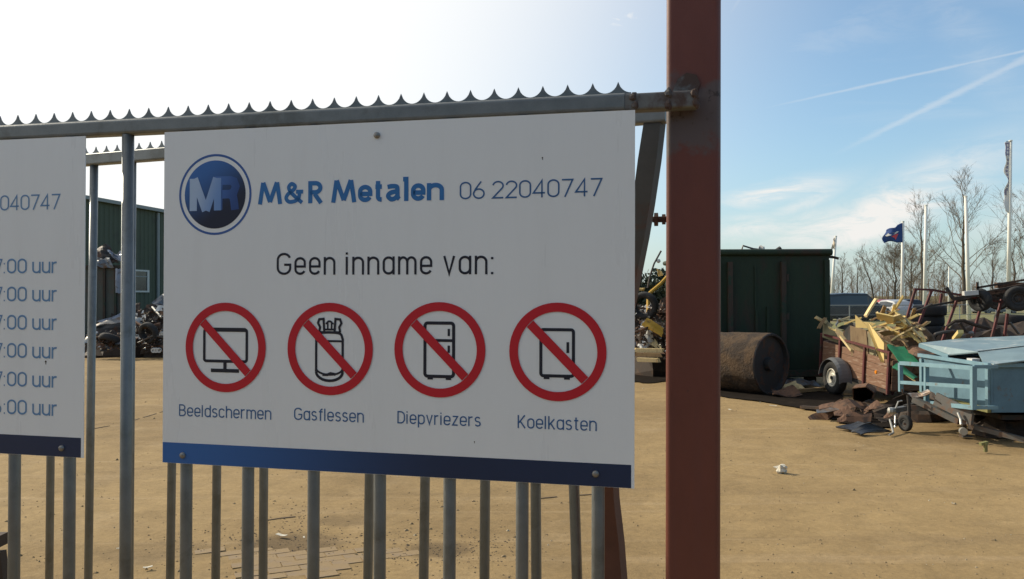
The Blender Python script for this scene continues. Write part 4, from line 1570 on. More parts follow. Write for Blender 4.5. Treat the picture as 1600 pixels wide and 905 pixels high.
car('dark grey van parked beyond the fence next to the green container', base(1333, 54), R(8), (.03, .033, .04), True)
car('silver car parked behind the wood pile, right of the dark van', base(1392, 58), R(95), (.42, .42, .42))
car('dark blue car parked in the second row behind the dark van', base(1362, 66), R(4), (.03, .05, .10))
car('red car half hidden by the wooden boards beyond the fence', base(1376, 60), R(92), (.32, .03, .03))
car('dark car parked far right behind the stacked tyres', base(1425, 64), R(6), (.04, .045, .05))
car('grey van standing on the grass side under the wrecked chassis', base(1553, 75), R(10), (.22, .24, .26), True)

# ------------------------------------------------------------------ green container
CY = 16.0
cl_, cr_ = 3.98, at(1296, 464, CY).x
ct = thing('scrap_container', 'tall dark green steel container with brown ribs beside the red post', 'container', V(((cl_ + cr_) / 2, CY + 2.5, 0)))
zt = height(396, CY)
w_ = cr_ - cl_
MB().box(((cl_ + cr_) / 2, CY + .03, .16 + (zt - .16) / 2), (w_, .06, zt - .16)).build('end_wall', M['container'], ct)
for sx in (cl_ + .03, cr_ - .03):
    MB().box((sx, CY + 2.6, .16 + (zt - .16) / 2), (.06, 5.07, zt - .16)).build('side_wall', M['container'], ct)
MB().box(((cl_ + cr_) / 2, CY + 5.17, .16 + (zt - .16) / 2), (w_, .06, zt - .16)).build('end_wall', M['container'], ct)
MB().box(((cl_ + cr_) / 2, CY + 2.6, .2), (w_ - .13, 5.0, .08)).build('floor', M['dark_steel'], ct)
for px in (1140, 1223):
    x = at(px, 464, CY).x
    MB().box((x, CY - .045, .2 + (zt - .35) / 2), (.09, .085, zt - .42)).build('rib', M['rib'], ct)
for x in (cl_ + .05, cr_ - .055):
    MB().box((x, CY - .025, .18 + (zt - .3) / 2), (.10, .045, zt - .36)).build('corner_post', M['container'], ct)
for y in (CY + 1, CY + 2, CY + 3, CY + 4):
    for sx in (cl_ - .045, cr_ + .045):
        MB().box((sx, y, .2 + (zt - .4) / 2), (.085, .09, zt - .5)).build('rib', M['rib'], ct)
mb = MB()
mb.pipe([(cl_ - .05, CY - .02, zt), (cr_ + .04, CY - .02, zt)], .065, 10)
mb.build('top_rim', M['container'], ct)
for sx in (cl_ - .02, cr_ + .02):
    MB().pipe([(sx, CY + .05, zt), (sx, CY + 5.2, zt)], .06, 10).build('top_rim', M['container'], ct)
for px, py, w, h in ((1182, 505, .05, .5), (1200, 500, .05, .5)):
    c = at(px, py, CY - .02)
    MB().box(c, (w, .05, h)).build('lock_bar', M['container'], ct)
MB().box(((cl_ + cr_) / 2, CY - .03, .24), (w_ - .3, .08, .12)).build('bottom_beam', M['rib'], ct)
for sx in (cl_ + .3, cr_ - .3):
    mb = MB()
    mb.lathe([(0, -.09), (.10, -.09), (.10, .09), (0, .09)], (sx, CY + .25, .10), (1, 0, 0), 14)
    mb.build('roller', M['dark_steel'], ct)
    MB().box((sx, CY + 4.6, .08), (.16, .4, .16)).build('skid', M['dark_steel'], ct)
for px in (1180,):
    x = at(px, 464, CY).x
    MB().box((x, CY - .012, zt * .5 + .1), (.035, .022, zt * .72)).build('pressed_seam', M['container'], ct)
for k in range(3):
    x = at(1223, 464, CY).x
    mb = MB()
    mb.lathe([(0, -.07), (.035, -.07), (.035, .07), (0, .07)], (x + .075, CY - .05, .6 + k * .75), Z, 10)
    mb.build('hinge', M['rib'], ct)
# scrap showing over the rim
OG = 'scrap sticking out over the rim of the green container'
d = CY + .8


def wire_scrap(pts, r, m, label, group, d, name='bent_bar'):
    mb = MB().pipe([at(px, py, d + (k if len(q) > 2 else 0)) for q in pts for px, py, k in [(q + (0,))[:3]]], r, 6)
    return single(mb, name, M[m], label, 'scrap metal', group)


wire_scrap([(1157, 396, 0), (1161, 384, 0), (1177, 389, 0), (1196, 391, .2), (1200, 400, .2)], .02, 'grey_tube', 'thin bent grey tube arching over the container rim', OG, d)
wire_scrap([(1146, 400, 0), (1148, 391, 0)], .04, 'rust_dark', 'short dark stub poking up at the left of the container rim', OG, d)
wire_scrap([(1208, 400, 0), (1214, 392, 0), (1220, 388, 0)], .05, 'dark_steel', 'short dark pipe end on the right of the container rim', OG, d)
mb = MB()
p4b = [at(1180, 400, d), at(1186, 386, d), at(1193, 384, d + .3), at(1197, 400, d + .3)]
mb.sheet(lambda a, b: p4b[0].lerp(p4b[3], a).lerp(p4b[1].lerp(p4b[2], a), b) + V((0, .1 * math.sin(a * 6), .03 * math.sin(a * 9 + b * 4))), 6, 5, .01)
single(mb, 'crumpled_plate', M['scrap_white'], 'crumpled pale plate lying in the container top', 'scrap metal', OG)
mb = MB()
q = [at(1290, 401, CY + .4), at(1302, 402, CY + .35), at(1310, 404, CY + .3)]
for a, b in zip(q, q[1:]):
    mb.beam(a, b, .10, .05)
single(mb, 'jutting_bar', M['rust_dark'], 'dark flat bar jutting out from the container corner to the right', 'scrap metal')

# ------------------------------------------------------------------ big roller tank
ax = V((.62, -.78, 0)).normalized()
rc = .545
tc_ = at(1205, 575, 14.62)
end = V((tc_.x, tc_.y, rc - .015))
tank = thing('rusty_tank', 'big rust brown steel cylinder lying on its side in front of the green container', 'tank', V((end.x - ax.x * .7, end.y - ax.y * .7, 0)))
mb = MB()
nu, nv = 60, 30
L_ = 1.46
vs, fs = [], []
a_, b_ = ax.cross(Z).normalized(), Z
for i in range(nv + 1):
    for k in range(nu):
        t = 2 * math.pi * k / nu
        dv = a_ * math.cos(t) + b_ * math.sin(t)
        p = end - ax * (L_ * i / nv)
        r = rc + .018 * noise.noise((p + dv) * 3.1) + .008 * noise.noise((p + dv) * 9)
        vs.append(p + dv * r)
for i in range(nv):
    for k in range(nu):
        k2 = (k + 1) % nu
        fs.append((i * nu + k, (i + 1) * nu + k, (i + 1) * nu + k2, i * nu + k2))
mb.add(vs, fs)
mb.build('shell', M['tank'], tank, True)
mb = MB()
mb.lathe([(rc * 1.01, .0), (rc * .99, .02), (rc * .93, .015), (rc * .90, -.06), (0, -.08)], end, ax, 48)
mb.build('end_plate', M['dark_steel'], tank)  # end darker than the shell: its shade is put into the colour
mb = MB()
mb.lathe([(rc, -.0), (rc * .9, .05), (0, .07)], end - ax * L_, -ax, 48)
mb.build('end_plate', M['dark_steel'], tank)
mb = MB()
mb.lathe([(.0, .02), (.11, .02), (.13, -.08)], end, ax, 16)
mb.build('bung', M['dark_steel'], tank)


# ------------------------------------------------------------------ scrap helpers
KIND = {'rust': 'small bent rust brown scrap piece', 'rust_dark': 'small dark rusty scrap piece', 'scrap_grey': 'small grey sheet metal scrap', 'scrap_white': 'small whitish enamelled scrap',
        'dark_steel': 'small blackish steel scrap', 'chrome': 'small shiny metal scrap'}
ORD = ['lowest', 'second lowest', 'third', 'fourth', 'fifth', 'sixth', 'seventh', 'eighth']
def plate(name, m, quad, label, cat='scrap metal', group=None, amp=.05, t=.012, seed=1, nu=8, nv=6, waves=2.0, parent=None):
    """bent sheet over four world corners (a, b, c, d going round)"""
    a, b, c, d_ = [V(q) for q in quad]
    nrm = (b - a).cross(d_ - a)
    nrm = nrm.normalized() if nrm.length > 1e-6 else Z

    def fn(s, q):
        p = a.lerp(b, s).lerp(d_.lerp(c, s), q)
        h = noise.noise(V((s * waves + seed * 3.7, q * waves + seed, seed * .7))) * amp * .9
        f1, f2 = .3 + .35 * ((seed * .37) % 1), .25 + .5 * ((seed * .61) % 1)
        h += amp * 1.5 * (abs(s + .3 * (q - .5) - f1) - .3) * (1 if seed % 2 else -1) + amp * .9 * abs(q - f2 + .25 * s)
        return p + nrm * h + (b - a) * (noise.noise(V((q * 3, seed, 1))) * .06) + (d_ - a) * (noise.noise(V((s * 3, seed, 8))) * .06)
    mb = MB()
    mb.sheet(fn, nu, nv, t)
    if parent is not None:
        return mb.build(name, M[m], parent)
    return single(mb, name, M[m], label, cat, group)


def board(name, m, p0, p1, w, t, label, group=None, up=(0, 0, 1), cat='board'):
    p0, p1 = V(p0), V(p1)
    mb = MB()
    d_ = (p1 - p0)
    n = 4
    # slightly warped board with a splintered end
    sd = d_.normalized().cross(V(up))
    if sd.length < .05:
        sd = d_.normalized().cross(V((0, 1, 0)))
    sd.normalize()
    u2 = sd.cross(d_.normalized())
    bow = random.gauss(0, .004)
    vs = []
    for i in range(n + 1):
        s = i / n
        p = p0 + d_ * s + u2 * (bow * math.sin(s * 3.14))
        for a, b in ((-1, -1), (1, -1), (1, 1), (-1, 1)):
            e = d_.normalized() * (random.uniform(-.03, .03) if i in (0, n) else 0)
            vs.append(p + sd * (a * w / 2) + u2 * (b * t / 2) + e)
    fs = [(0, 1, 2, 3), (4 * n + 3, 4 * n + 2, 4 * n + 1, 4 * n)] + [(i * 4 + k, (i + 1) * 4 + k, (i + 1) * 4 + (k + 1) % 4, i * 4 + (k + 1) % 4) for i in range(n) for k in range(4)]
    mb.add(vs, fs)
    return single(mb, name, M[m], label, cat, group)


# ------------------------------------------------------------------ wooden trailer
rear, front = at(1284, 576, 15.3), at(1389, 613, 13.2)
rear.z, front.z = .42, .215
xd = (front - rear)
TLN = xd.length
xd.normalize()
yd = V((-xd.y, xd.x, 0)).normalized()
if yd.x < 0:
    yd = -yd                      # inward: away from the visible side
zd = xd.cross(yd)
if zd.z < 0:
    zd = -zd
TM = Matrix(((xd.x, yd.x, zd.x, rear.x), (xd.y, yd.y, zd.y, rear.y), (xd.z, yd.z, zd.z, rear.z), (0, 0, 0, 1)))
wt = thing('wooden_trailer', 'wooden plank trailer with dull red posts, piled high with broken boards', 'trailer', V((rear.x + .7, (rear.y + front.y) / 2, 0)))
TW, TH = 1.25, .50
bays = [(.03, .62), (.68, TLN * .66), (TLN * .66 + .06, TLN - .03)]
for side in (0, 1):
    y = .0 if side == 0 else TW
    for a, b in bays:
        for k in range(4):
            mb = MB(TM)
            mb.box(((a + b) / 2, y + random.uniform(-.003, .003), .065 + k * .123), (b - a, .022, .117))
            mb.build('plank', M['plank'], wt)
    for x in (.0, .65, TLN * .66 + .03, TLN):
        mb = MB(TM)
        lo = -.16 if (x == 0) else -.06
        mb.box((x, y + (-.028 if side == 0 else .028), (lo + TH + .10) / 2), (.045, .035, TH + .10 - lo))
        mb.build('stake', M['red_paint'], wt)
    mb = MB(TM)
    mb.box((TLN / 2, y + (-.028 if side == 0 else .028), TH + .12), (TLN + .05, .035, .035))
    mb.build('top_rail', M['red_paint'], wt)
    mb = MB(TM)
    mb.box((TLN / 2, y + (.01 if side == 0 else -.01), -.03), (TLN, .06, .06))
    mb.build('chassis_beam', M['dark_steel'], wt)
for x in (-.012, TLN + .012):
    for k in range(4):
        mb = MB(TM)
        mb.box((x, TW / 2, .065 + k * .123), (.022, TW - .06, .117))
        mb.build('plank', M['plank'], wt)
MB(TM).box((TLN / 2, TW / 2, -.01), (TLN - .05, TW - .08, .02)).build('floor', M['plank'], wt)
wc = at(1311.5, 592, 14.55)
wc.z = .295
wax = -(V((yd.x, yd.y, 0)).normalized())
off = (V((rear.x, rear.y, 0)) + V((xd.x, xd.y, 0)) * ((wc - rear).dot(xd))) - V((wc.x, wc.y, 0))
wc2 = V((wc.x, wc.y, .295)) + off - V((yd.x, yd.y, 0)) * .16
wheel_parts(wt, wc2, -wax, .295, .165, .165, 'rim', 28)
wheel_parts(wt, wc2 + V((yd.x, yd.y, 0)) * (TW + .32), wax, .295, .165, .165, 'rim', 28)
for s_, cc in ((1, wc2), (-1, wc2 + V((yd.x, yd.y, 0)) * (TW + .32))):
    mb = MB()
    fx = V((xd.x, xd.y, 0)).normalized()
    mb.sheet(lambda a, b: cc + fx * (.355 * math.cos(R(-8 + 178 * a))) + Z * (.355 * math.sin(R(-8 + 178 * a)) + .0 - (.03 if b > .999 or b < .001 else 0)) + V((yd.x, yd.y, 0)) * ((b - .5) * .24), 16, 4, .008)
    mb.build('fender', M['fender'], wt)
MB().pipe([wc2, wc2 + V((yd.x, yd.y, 0)) * (TW + .32)], .03, 8).build('axle', M['dark_steel'], wt)
mb = MB(TM)
mb.lathe([(0, -.014), (.028, -.012), (.034, 0), (0, 0)], (TLN * .83, -.012, .235), (0, 1, 0), 14)
mb.build('side_light', M['amber'], wt)
mb = MB(TM)
mb.beam((TLN, TW / 2 - .35, -.04), (TLN + 1.0, TW / 2, -.06), .06, .06)
mb.beam((TLN, TW / 2 + .35, -.04), (TLN + 1.0, TW / 2, -.06), .06, .06)
mb.build('drawbar', M['dark_steel'], wt)
mb = MB(TM)
mb.box((.02, -.05, TH * .72), (.05, .02, .06))
mb.build('latch', M['dark_steel'], wt)

# load of the wooden trailer: boards and panels
LG = 'boards and panels loaded on the wooden trailer'


def T3(x, y, z):
    return TM @ V((x, y, z))


def face_panel(name, m, pts, label, depthv, t=.02, cat='board', group=LG):
    mb = MB()
    mb.prism([at(px, py, d) for px, py, d in pts], V(depthv) * t)
    return single(mb, name, M[m], label, cat, group)


board('lath', 'wood_pale', at(1275, 496, 15.1), at(1300, 509, 15.2), .05, .05, 'short pale lath end poking out left over the trailer corner', LG)
face_panel('broken_board', 'wood_olive', [(1285, 527, 15.15), (1286, 502, 15.2), (1290, 497, 15.2), (1307, 523, 14.9), (1313, 538, 14.85)], 'grey olive triangular panel standing at the left end of the trailer', (.6, .8, 0))
board('lath', 'wood_brown', at(1279, 514, 15.12), at(1290, 496, 15.1), .06, .05, 'dull brown splintered board end leaning at the left trailer corner', LG)
plate('splintered_sheet', 'scrap_white', (at(1304, 507, 14.9), at(1314, 498, 14.9), at(1318, 503, 15.0), at(1308, 511, 15.0)), 'small crumpled white sheet in the trailer load', 'sheet', LG, .03, .01, 2)
board('lath', 'wood_pale', at(1311, 501, 14.9), at(1326, 496.5, 15.0), .04, .04, 'pale lath lying flat behind the crumpled white sheet', LG)
board('lath', 'wood_pale', at(1306, 514.5, 14.7), at(1320, 523, 14.6), .07, .05, 'pale block of wood above the trailer rail left of the brown door', LG)
board('lath', 'wood_pale', at(1315, 526, 14.55), at(1333, 549, 14.2), .07, .04, 'pale board slanting down across the middle of the trailer rail', LG)
face_panel('veneer_sheet', 'wood_brown', [(1328, 509, 14.3), (1353, 516, 14.05), (1358, 566, 13.95), (1330, 556, 14.25)], 'large brown cabinet door standing upright in the trailer', (.8, .6, 0), .03)
face_panel('chipboard_sheet', 'wood_olive', [(1356, 521, 14.0), (1361, 522, 13.95), (1373, 566, 13.6), (1359, 566, 13.85)], 'narrow brown side panel next to the brown cabinet door', (.8, .6, 0), .03)
face_panel('box_side', 'dark_steel', [(1317, 520, 14.55), (1328, 507, 14.35), (1330, 546, 14.3), (1322, 542, 14.5)], 'dark side of the box behind the brown cabinet door', (.8, .6, 0), .03)
face_panel('broken_board', 'wood_yellow', [(1353, 507, 13.75), (1357, 504, 13.75), (1381, 536, 13.35), (1381, 567, 13.3), (1376, 566, 13.3)], 'bright yellow tapering board leaning at the right end of the trailer', (.9, .3, 0), .02)
face_panel('broken_board', 'wood_yellow', [(1336, 492, 14.0), (1348, 503, 13.9), (1361, 504, 13.8), (1368, 506, 13.75), (1358, 513, 13.8), (1337, 512, 14.0)], 'jagged yellow broken board on top of the brown cabinet door', (.8, .6, 0), .02)
board('plank', 'wood_pale', at(1352, 495, 13.9), at(1368.5, 468, 13.9), .10, .03, 'wide pale plank sticking up above the trailer load', LG)
face_panel('broken_board', 'wood_brown', [(1368, 524, 13.75), (1386, 538, 13.6), (1386, 560, 13.6), (1374, 566, 13.7)], 'brown broken board behind the bright yellow one', (.9, .3, 0), .02)
plate('dark_sheet', 'dark_steel', (at(1308, 512, 15.1), at(1330, 503, 14.8), at(1352, 512, 14.4), at(1330, 520, 14.6)), 'dark sheet between the boards of the trailer load', 'sheet', LG, .05, .01, 4)
lum = MB()
for x_, y_, r_, q_ in ((.45, .62, .36, 4), (.95, .66, .42, 8), (1.5, .64, .42, 5), (1.9, .7, .32, 3)):
    lump(lum, T3(x_, y_, .32), r_, q_, (1, 1, .75), 12, .4)
stuff(lum.build('loose_rubble', M['heap_brown']))

# ------------------------------------------------------------------ wood pile right of the trailer
PG = 'broken wood on the heap between the two trailers'
lum = MB()
for x_, y_, z_, r_, q_ in ((1.5, .66, .42, .46, 2), (1.85, .62, .36, .40, 5), (1.1, .72, .38, .44, 6), (1.55, .72, .72, .34, 7), (1.2, .74, .66, .32, 9), (1.95, .72, .40, .34, 3)):
    lump(lum, T3(x_, y_, z_), r_, q_, (1, 1, .85), 14, .45)
stuff(lum.build('debris_mound', M['heap_brown']))
for px0, py0, px1, py1, d, w, m, lb in (
        (1392, 494, 1411, 463.5, 13.6, .06, 'wood_yellow', 'yellow stick poking up steeply from the wood heap'),
        (1394, 492, 1398, 478, 13.5, .05, 'wood_yellow', 'short yellow stick forking from the steep one'),
        (1415, 501, 1437, 490.5, 13.2, .07, 'wood_yellow', 'yellow board end pointing right out of the wood heap'),
        (1406, 499, 1431, 520, 13.1, .06, 'wood_yellow', 'long yellow lath slanting down the right of the wood heap'),
        (1380, 508, 1395, 515, 13.2, .06, 'wood_pale', 'pale lath lying low on the left of the wood heap'),
        (1437, 519, 1444, 534, 12.9, .06, 'wood_yellow', 'curved yellow strip at the right foot of the wood heap'),
        (1395, 531, 1413, 520, 12.9, .045, 'wood_pale', 'thin pale lath crossing the lower wood heap'),
        (1370, 488, 1392, 500, 13.5, .05, 'wood_pale', 'pale lath on the crest of the wood heap'),
        (1362, 500, 1385, 492, 13.4, .05, 'wood_brown', 'brown lath lying on the crest of the wood heap'),
        (1398, 505, 1420, 512, 13.0, .05, 'wood_yellow', 'yellow lath lying almost level on the wood heap'),
        (1408, 579, 1429, 594.5, 12.6, .045, 'wood_pale', 'pale stick behind the blue rack, below the green sheet'),
        (1492, 530, 1502, 517, 12.4, .09, 'wood_yellow', 'short thick yellow post end standing behind the blue lid'),
        (1420, 508, 1440, 528, 12.9, .05, 'wood_pale', 'pale lath slanting next to the long yellow one')):
    board('lath', m, at(px0, py0, d), at(px1, py1, d - .15), w, w * .5, lb, PG)
for px0, py0, px1, py1, d, w, m, lb in (
        (1378, 500, 1402, 484, 13.55, .09, 'wood_yellow', 'broad yellow board lying up the left flank of the wood heap'),
        (1386, 486, 1412, 496, 13.5, .08, 'wood_brown', 'broad brown board across the top of the wood heap'),
        (1400, 488, 1424, 505, 13.25, .07, 'wood_yellow', 'yellow batten running down from the top of the wood heap'),
        (1384, 520, 1410, 512, 13.0, .07, 'wood_yellow', 'yellow batten lying level low on the wood heap'),
        (1390, 526, 1420, 534, 12.95, .06, 'wood_brown', 'brown batten at the lower edge of the wood heap above the green sheet'),
        (1416, 514, 1437, 535, 12.95, .06, 'wood_yellow', 'yellow batten at the right foot of the wood heap'),
        (1375, 496, 1383, 478, 13.6, .06, 'wood_brown', 'short brown stick standing up at the left of the wood heap'),
        (1424, 497, 1429, 483, 13.4, .05, 'wood_brown', 'thin brown stick standing up at the right of the wood heap'),
        (1366, 512, 1390, 504, 13.3, .08, 'wood_yellow', 'wide yellow slat tucked behind the tapering yellow board'),
        (1410, 522, 1428, 512, 12.9, .05, 'wood_pale', 'pale slat crossing the yellow batten on the right'),
        (1321, 506, 1345, 497, 14.5, .06, 'wood_yellow', 'yellow slat lying behind the jagged yellow board'),
        (1296, 512, 1316, 520, 14.9, .06, 'wood_yellow', 'yellow slat leaning beside the grey olive board')):
    board('slat', m, at(px0, py0, d), at(px1, py1, d - .2), w, .025, lb, PG)
rdp = random.Random(17)
for i, (px, py, ln, a, w, m, lb) in enumerate((
        (1372, 494, 24, .2, .16, 'wood_yellow', 'broad yellow plank high on the left of the wood heap'), (1386, 502, 26, -.3, .14, 'wood_pale', 'broad pale plank leaning left in the middle of the wood heap'),
        (1398, 496, 24, .75, .13, 'wood_yellow', 'broad yellow plank falling to the right from the crest'), (1404, 512, 22, .1, .15, 'wood_brown', 'broad brown plank half way down the wood heap'),
        (1388, 514, 20, .5, .13, 'wood_yellow', 'broad yellow plank low in the middle of the wood heap'), (1418, 520, 18, .6, .12, 'wood_pale', 'broad pale plank at the right slope of the wood heap'),
        (1376, 522, 18, -.2, .14, 'wood_brown', 'broad brown plank behind the tapering yellow board'))):
    board('plank', m, at(px, py, 13.0), at(px + ln * math.cos(a), py + ln * math.sin(a), 12.85), w, .022, lb, PG, up=(.2, .6, .8))
for i in range(40):
    px, py = rdp.uniform(1366, 1442), rdp.uniform(484, 532)
    if py < 489 + abs(px - 1402) * .35:
        continue
    d = 13.25 + rdp.uniform(-.35, .3)
    a = rdp.uniform(-.6, 1.0)
    ln = rdp.uniform(6, 20)
    mk = rdp.choice(['wood_pale', 'wood_yellow', 'wood_brown', 'wood_brown', 'wood_olive'])
    board('splinter', mk, at(px, py, d), at(px + ln * math.cos(a), py + ln * math.sin(a), d - .12), rdp.uniform(.03, .07), .025,
          {'wood_pale': 'small pale', 'wood_yellow': 'small yellow', 'wood_brown': 'small brown', 'wood_olive': 'small grey'}[mk] + ' broken piece of wood on the heap beside the loaded trailer', 'small broken wood pieces on the heap')
plate('green_sheet', 'green_sheet', (at(1386, 539, 13.05), at(1413, 542, 12.95), at(1440, 572, 12.3), at(1408, 570, 12.4)), 'large green sheet sliding off the wood heap', 'sheet', None, .012, .015, 6)
plate('green_sheet', 'green_sheet', (at(1394, 573, 12.5), at(1404, 567, 12.6), at(1434, 588, 12.2), at(1428, 592, 12.1)), 'narrow green strip below the larger green sheet', 'sheet', None, .02, .015, 7)
plate('brown_sheet', 'rust', (at(1412, 545, 12.9), at(1440, 535, 12.6), at(1477, 556, 12.0), at(1440, 563, 12.0)), 'rust brown sheet between wood heap and blue lid', 'sheet', None, .05, .012, 3)

# ------------------------------------------------------------------ rusty scrap in front of the trailers
RG = 'rusty scrap on the sand in front of the trailers'
G = gnd                           # (px, py, height): point of the view ray at that height above the sand
arcp = [G(1262, 652, .02), G(1276, 645, .07), G(1290, 636, .15), G(1306, 628, .24), G(1322, 623.5, .29), G(1337, 626, .26)]


def arc_fn(a, b):
    q_ = a * 4.999
    i = int(q_)
    return arcp[i].lerp(arcp[i + 1], q_ - i) + V((.05, -.16, -.10)) * b + V((0, 0, .01 * math.sin(a * 17)))


mb = MB()
mb.sheet(arc_fn, 12, 2, .008)
single(mb, 'curved_strip', M['rust'], 'long curved rusty strip arching up from the sand towards the rusty box', 'scrap metal', RG)
plate('bent_strip', 'rust_dark', (G(1264, 651, .02), G(1284, 641, .06), G(1318, 624, .22), G(1296, 650, .04)), 'long bent rusty strip at the left of the scrap on the sand', 'scrap metal', RG, 0.033, .008, 1, 3, 2)
plate('bent_strip', 'rust', (G(1292, 640, .08), G(1316, 624, .24), G(1338, 633, .20), G(1314, 648, .05)), 'rust brown folded sheet under the rusty box', 'scrap metal', RG, 0.065, .008, 2, 3, 2)
box = thing('rusty_box', 'open rusty steel box lying below the wooden trailer', 'scrap metal', gnd(1345, 634), RG)
q = [G(1333, 607, .36), G(1353, 605, .42), G(1365, 614, .34), G(1359, 631, .10), G(1334, 624, .18)]
bk = V((.22, .42, .0))
for a, b in ((0, 1), (1, 2), (2, 3), (3, 4), (4, 0)):
    mb = MB()
    mb.prism([q[a], q[b], q[b] + bk, q[a] + bk], (q[b] - q[a]).cross(bk).normalized() * .014)
    mb.build('side', M['rust'], box)
mb = MB()
mb.prism([p + bk for p in q], V((.006, .009, 0)))
mb.build('back', M['rust_dark'], box)
plate('rusty_plate', 'rust_dark', (G(1360, 636, .14), G(1416, 614, .36), G(1419, 636, .14), G(1366, 652, .03)), 'large dark rusty plate right of the rusty box', 'scrap metal', RG, 0.033, .008, 5, 3, 2)
plate('rusty_plate', 'rust', (G(1319, 642, .14), G(1362, 645, .12), G(1361, 659, .02), G(1322, 658, .02)), 'crumpled rusty plate in the middle of the scrap on the sand', 'scrap metal', RG, 0.046, .008, 8, 3, 2)
plate('rusty_plate', 'rust', (G(1338, 625, .22), G(1358, 632, .15), G(1368, 643, .06), G(1346, 643, .08)), 'bright rusty flap hanging below the rusty box', 'scrap metal', RG, 0.039, .008, 9, 3, 2)
plate('rusty_plate', 'rust_dark', (G(1296, 640, .02), G(1330, 632, .06), G(1344, 650, .02), G(1300, 654, .015)), 'flat dark rusty plate underneath the other rusty scrap', 'scrap metal', RG, 0.026, .008, 15, 3, 2)
plate('rusty_plate', 'rust_dark', (G(1366, 650, .02), G(1400, 640, .06), G(1412, 652, .02), G(1378, 660, .015)), 'dark plate lying between the rusty box and the jockey wheel', 'scrap metal', RG, 0.026, .008, 16, 3, 2)
plate('rubber_sheet', 'tarp_dark', (G(1306, 668, .02), G(1340, 659, .09), G(1364, 664, .08), G(1334, 673, .02)), 'dark blue black sheet lying foremost on the sand, left half', 'sheet', RG, .02, .015, 10, waves=2.0)
plate('rubber_sheet', 'tarp_dark', (G(1329, 673, .03), G(1358, 657, .16), G(1391, 671, .03), G(1345, 679, .02)), 'dark blue black sheet with a pale folded edge beside the jockey wheel', 'sheet', RG, .03, .015, 11, waves=2.0)
board('bar', 'rust_dark', gnd(1253, 639) + V((0, 0, .03)), gnd(1284, 643) + V((0, 0, .05)), .08, .04, 'dark flat bar lying at the very left of the rusty scrap', RG, cat='scrap metal')
for i, (px, py, w, m, lb) in enumerate(((1240, 604, .34, 'scrap_grey', 'grey crumpled bag of scrap at the foot of the container'), (1236, 612, .22, 'wood_pale', 'pale broken slab on the sand beside the roller end'),
                                        (1262, 606, .28, 'scrap_grey', 'thin grey sheet on the ground below the container'), (1228, 620, .25, 'rust', 'small rust brown plate in the shade beside the roller'))):
    c = gnd(px, py)
    plate('flat_scrap', m, (c + V((-w, -.1, .02)), c + V((w, -.12, .04)), c + V((w * .8, .25, .10)), c + V((-w * .7, .25, .06))), lb, 'scrap metal', None, .06, .01, 20 + i)
board('beam', 'wood_brown', gnd(1240, 615) + V((0, 0, .04)), gnd(1296, 611) + V((0, 0, .05)), .10, .06, 'long weathered beam on the ground between roller and trailer wheel')
rds = random.Random(4)
for i in range(12):
    px, py = rds.uniform(1285, 1395), rds.uniform(634, 660)
    w = rds.uniform(.05, .13)
    c = G(px, py, rds.uniform(.02, .14))
    mk = rds.choice(['rust', 'rust_dark', 'rust', 'scrap_grey'])
    q = [c + V((-w * 1.4, -w * .5, .0)), c + V((w, -w * .6, .08 * rds.random())), c + V((w * .8, w, .06 + .1 * rds.random())), c + V((-w, w * .8, .03))]
    plate('rusty_shard', mk, q, {'rust': 'small rust brown shard', 'rust_dark': 'small dark rusty shard', 'scrap_grey': 'small grey metal shard'}[mk] + ' among the scrap in front of the loaded trailer', 'scrap metal', 'small shards before the loaded trailer', .015, .008, 40 + i, 4, 3)

# ------------------------------------------------------------------ blue box trailer
bt = thing('blue_trailer', 'light blue steel box trailer with a half open lid and a rack in front', 'trailer', gnd(1500, 640))
FLx = at(1550, 600, 9.75)              # near left corner of the box
xl, yn = FLx.x, 9.75
yf, xr = 11.42, xl + 2.3
zb, ztp = at(1550, 645, 9.75).z, at(1550, 569, 9.75).z
for nm, c, s in (('side_wall', (xl, (yn + yf) / 2, (zb + ztp) / 2), (.03, yf - yn, ztp - zb)), ('front_wall', ((xl + xr) / 2, yn + .015, (zb + ztp) / 2), (xr - xl - .034, .03, ztp - zb - .004)),
                 ('side_wall', (xr, (yn + yf) / 2, (zb + ztp) / 2), (.03, yf - yn, ztp - zb)), ('back_wall', ((xl + xr) / 2, yf - .015, (zb + ztp) / 2), (xr - xl - .034, .03, ztp - zb - .004)),
                 ('floor', ((xl + xr) / 2, (yn + yf) / 2, zb + .02), (xr - xl - .04, yf - yn - .07, .03))):
    MB().box(c, s).build(nm, M['blue_wall'], bt)
for z in (ztp - .012,):
    MB().box((xl - .035, (yn + yf) / 2, z), (.035, yf - yn + .02, .045)).build('top_rim', M['blue_box'], bt)
    MB().box(((xl + xr) / 2, yn - .022, z), (xr - xl, .035, .045)).build('top_rim', M['blue_box'], bt)
for y in (yn + .04, yf - .05):
    MB().box((xl - .03, y, (zb + ztp) / 2 - .02), (.028, .06, ztp - zb - .08)).build('side_rib', M['blue_box'], bt)
MB().box((xl - .032, (yn + yf) / 2, zb + .03), (.05, yf - yn, .06)).build('bottom_rail', M['moss_metal'], bt)
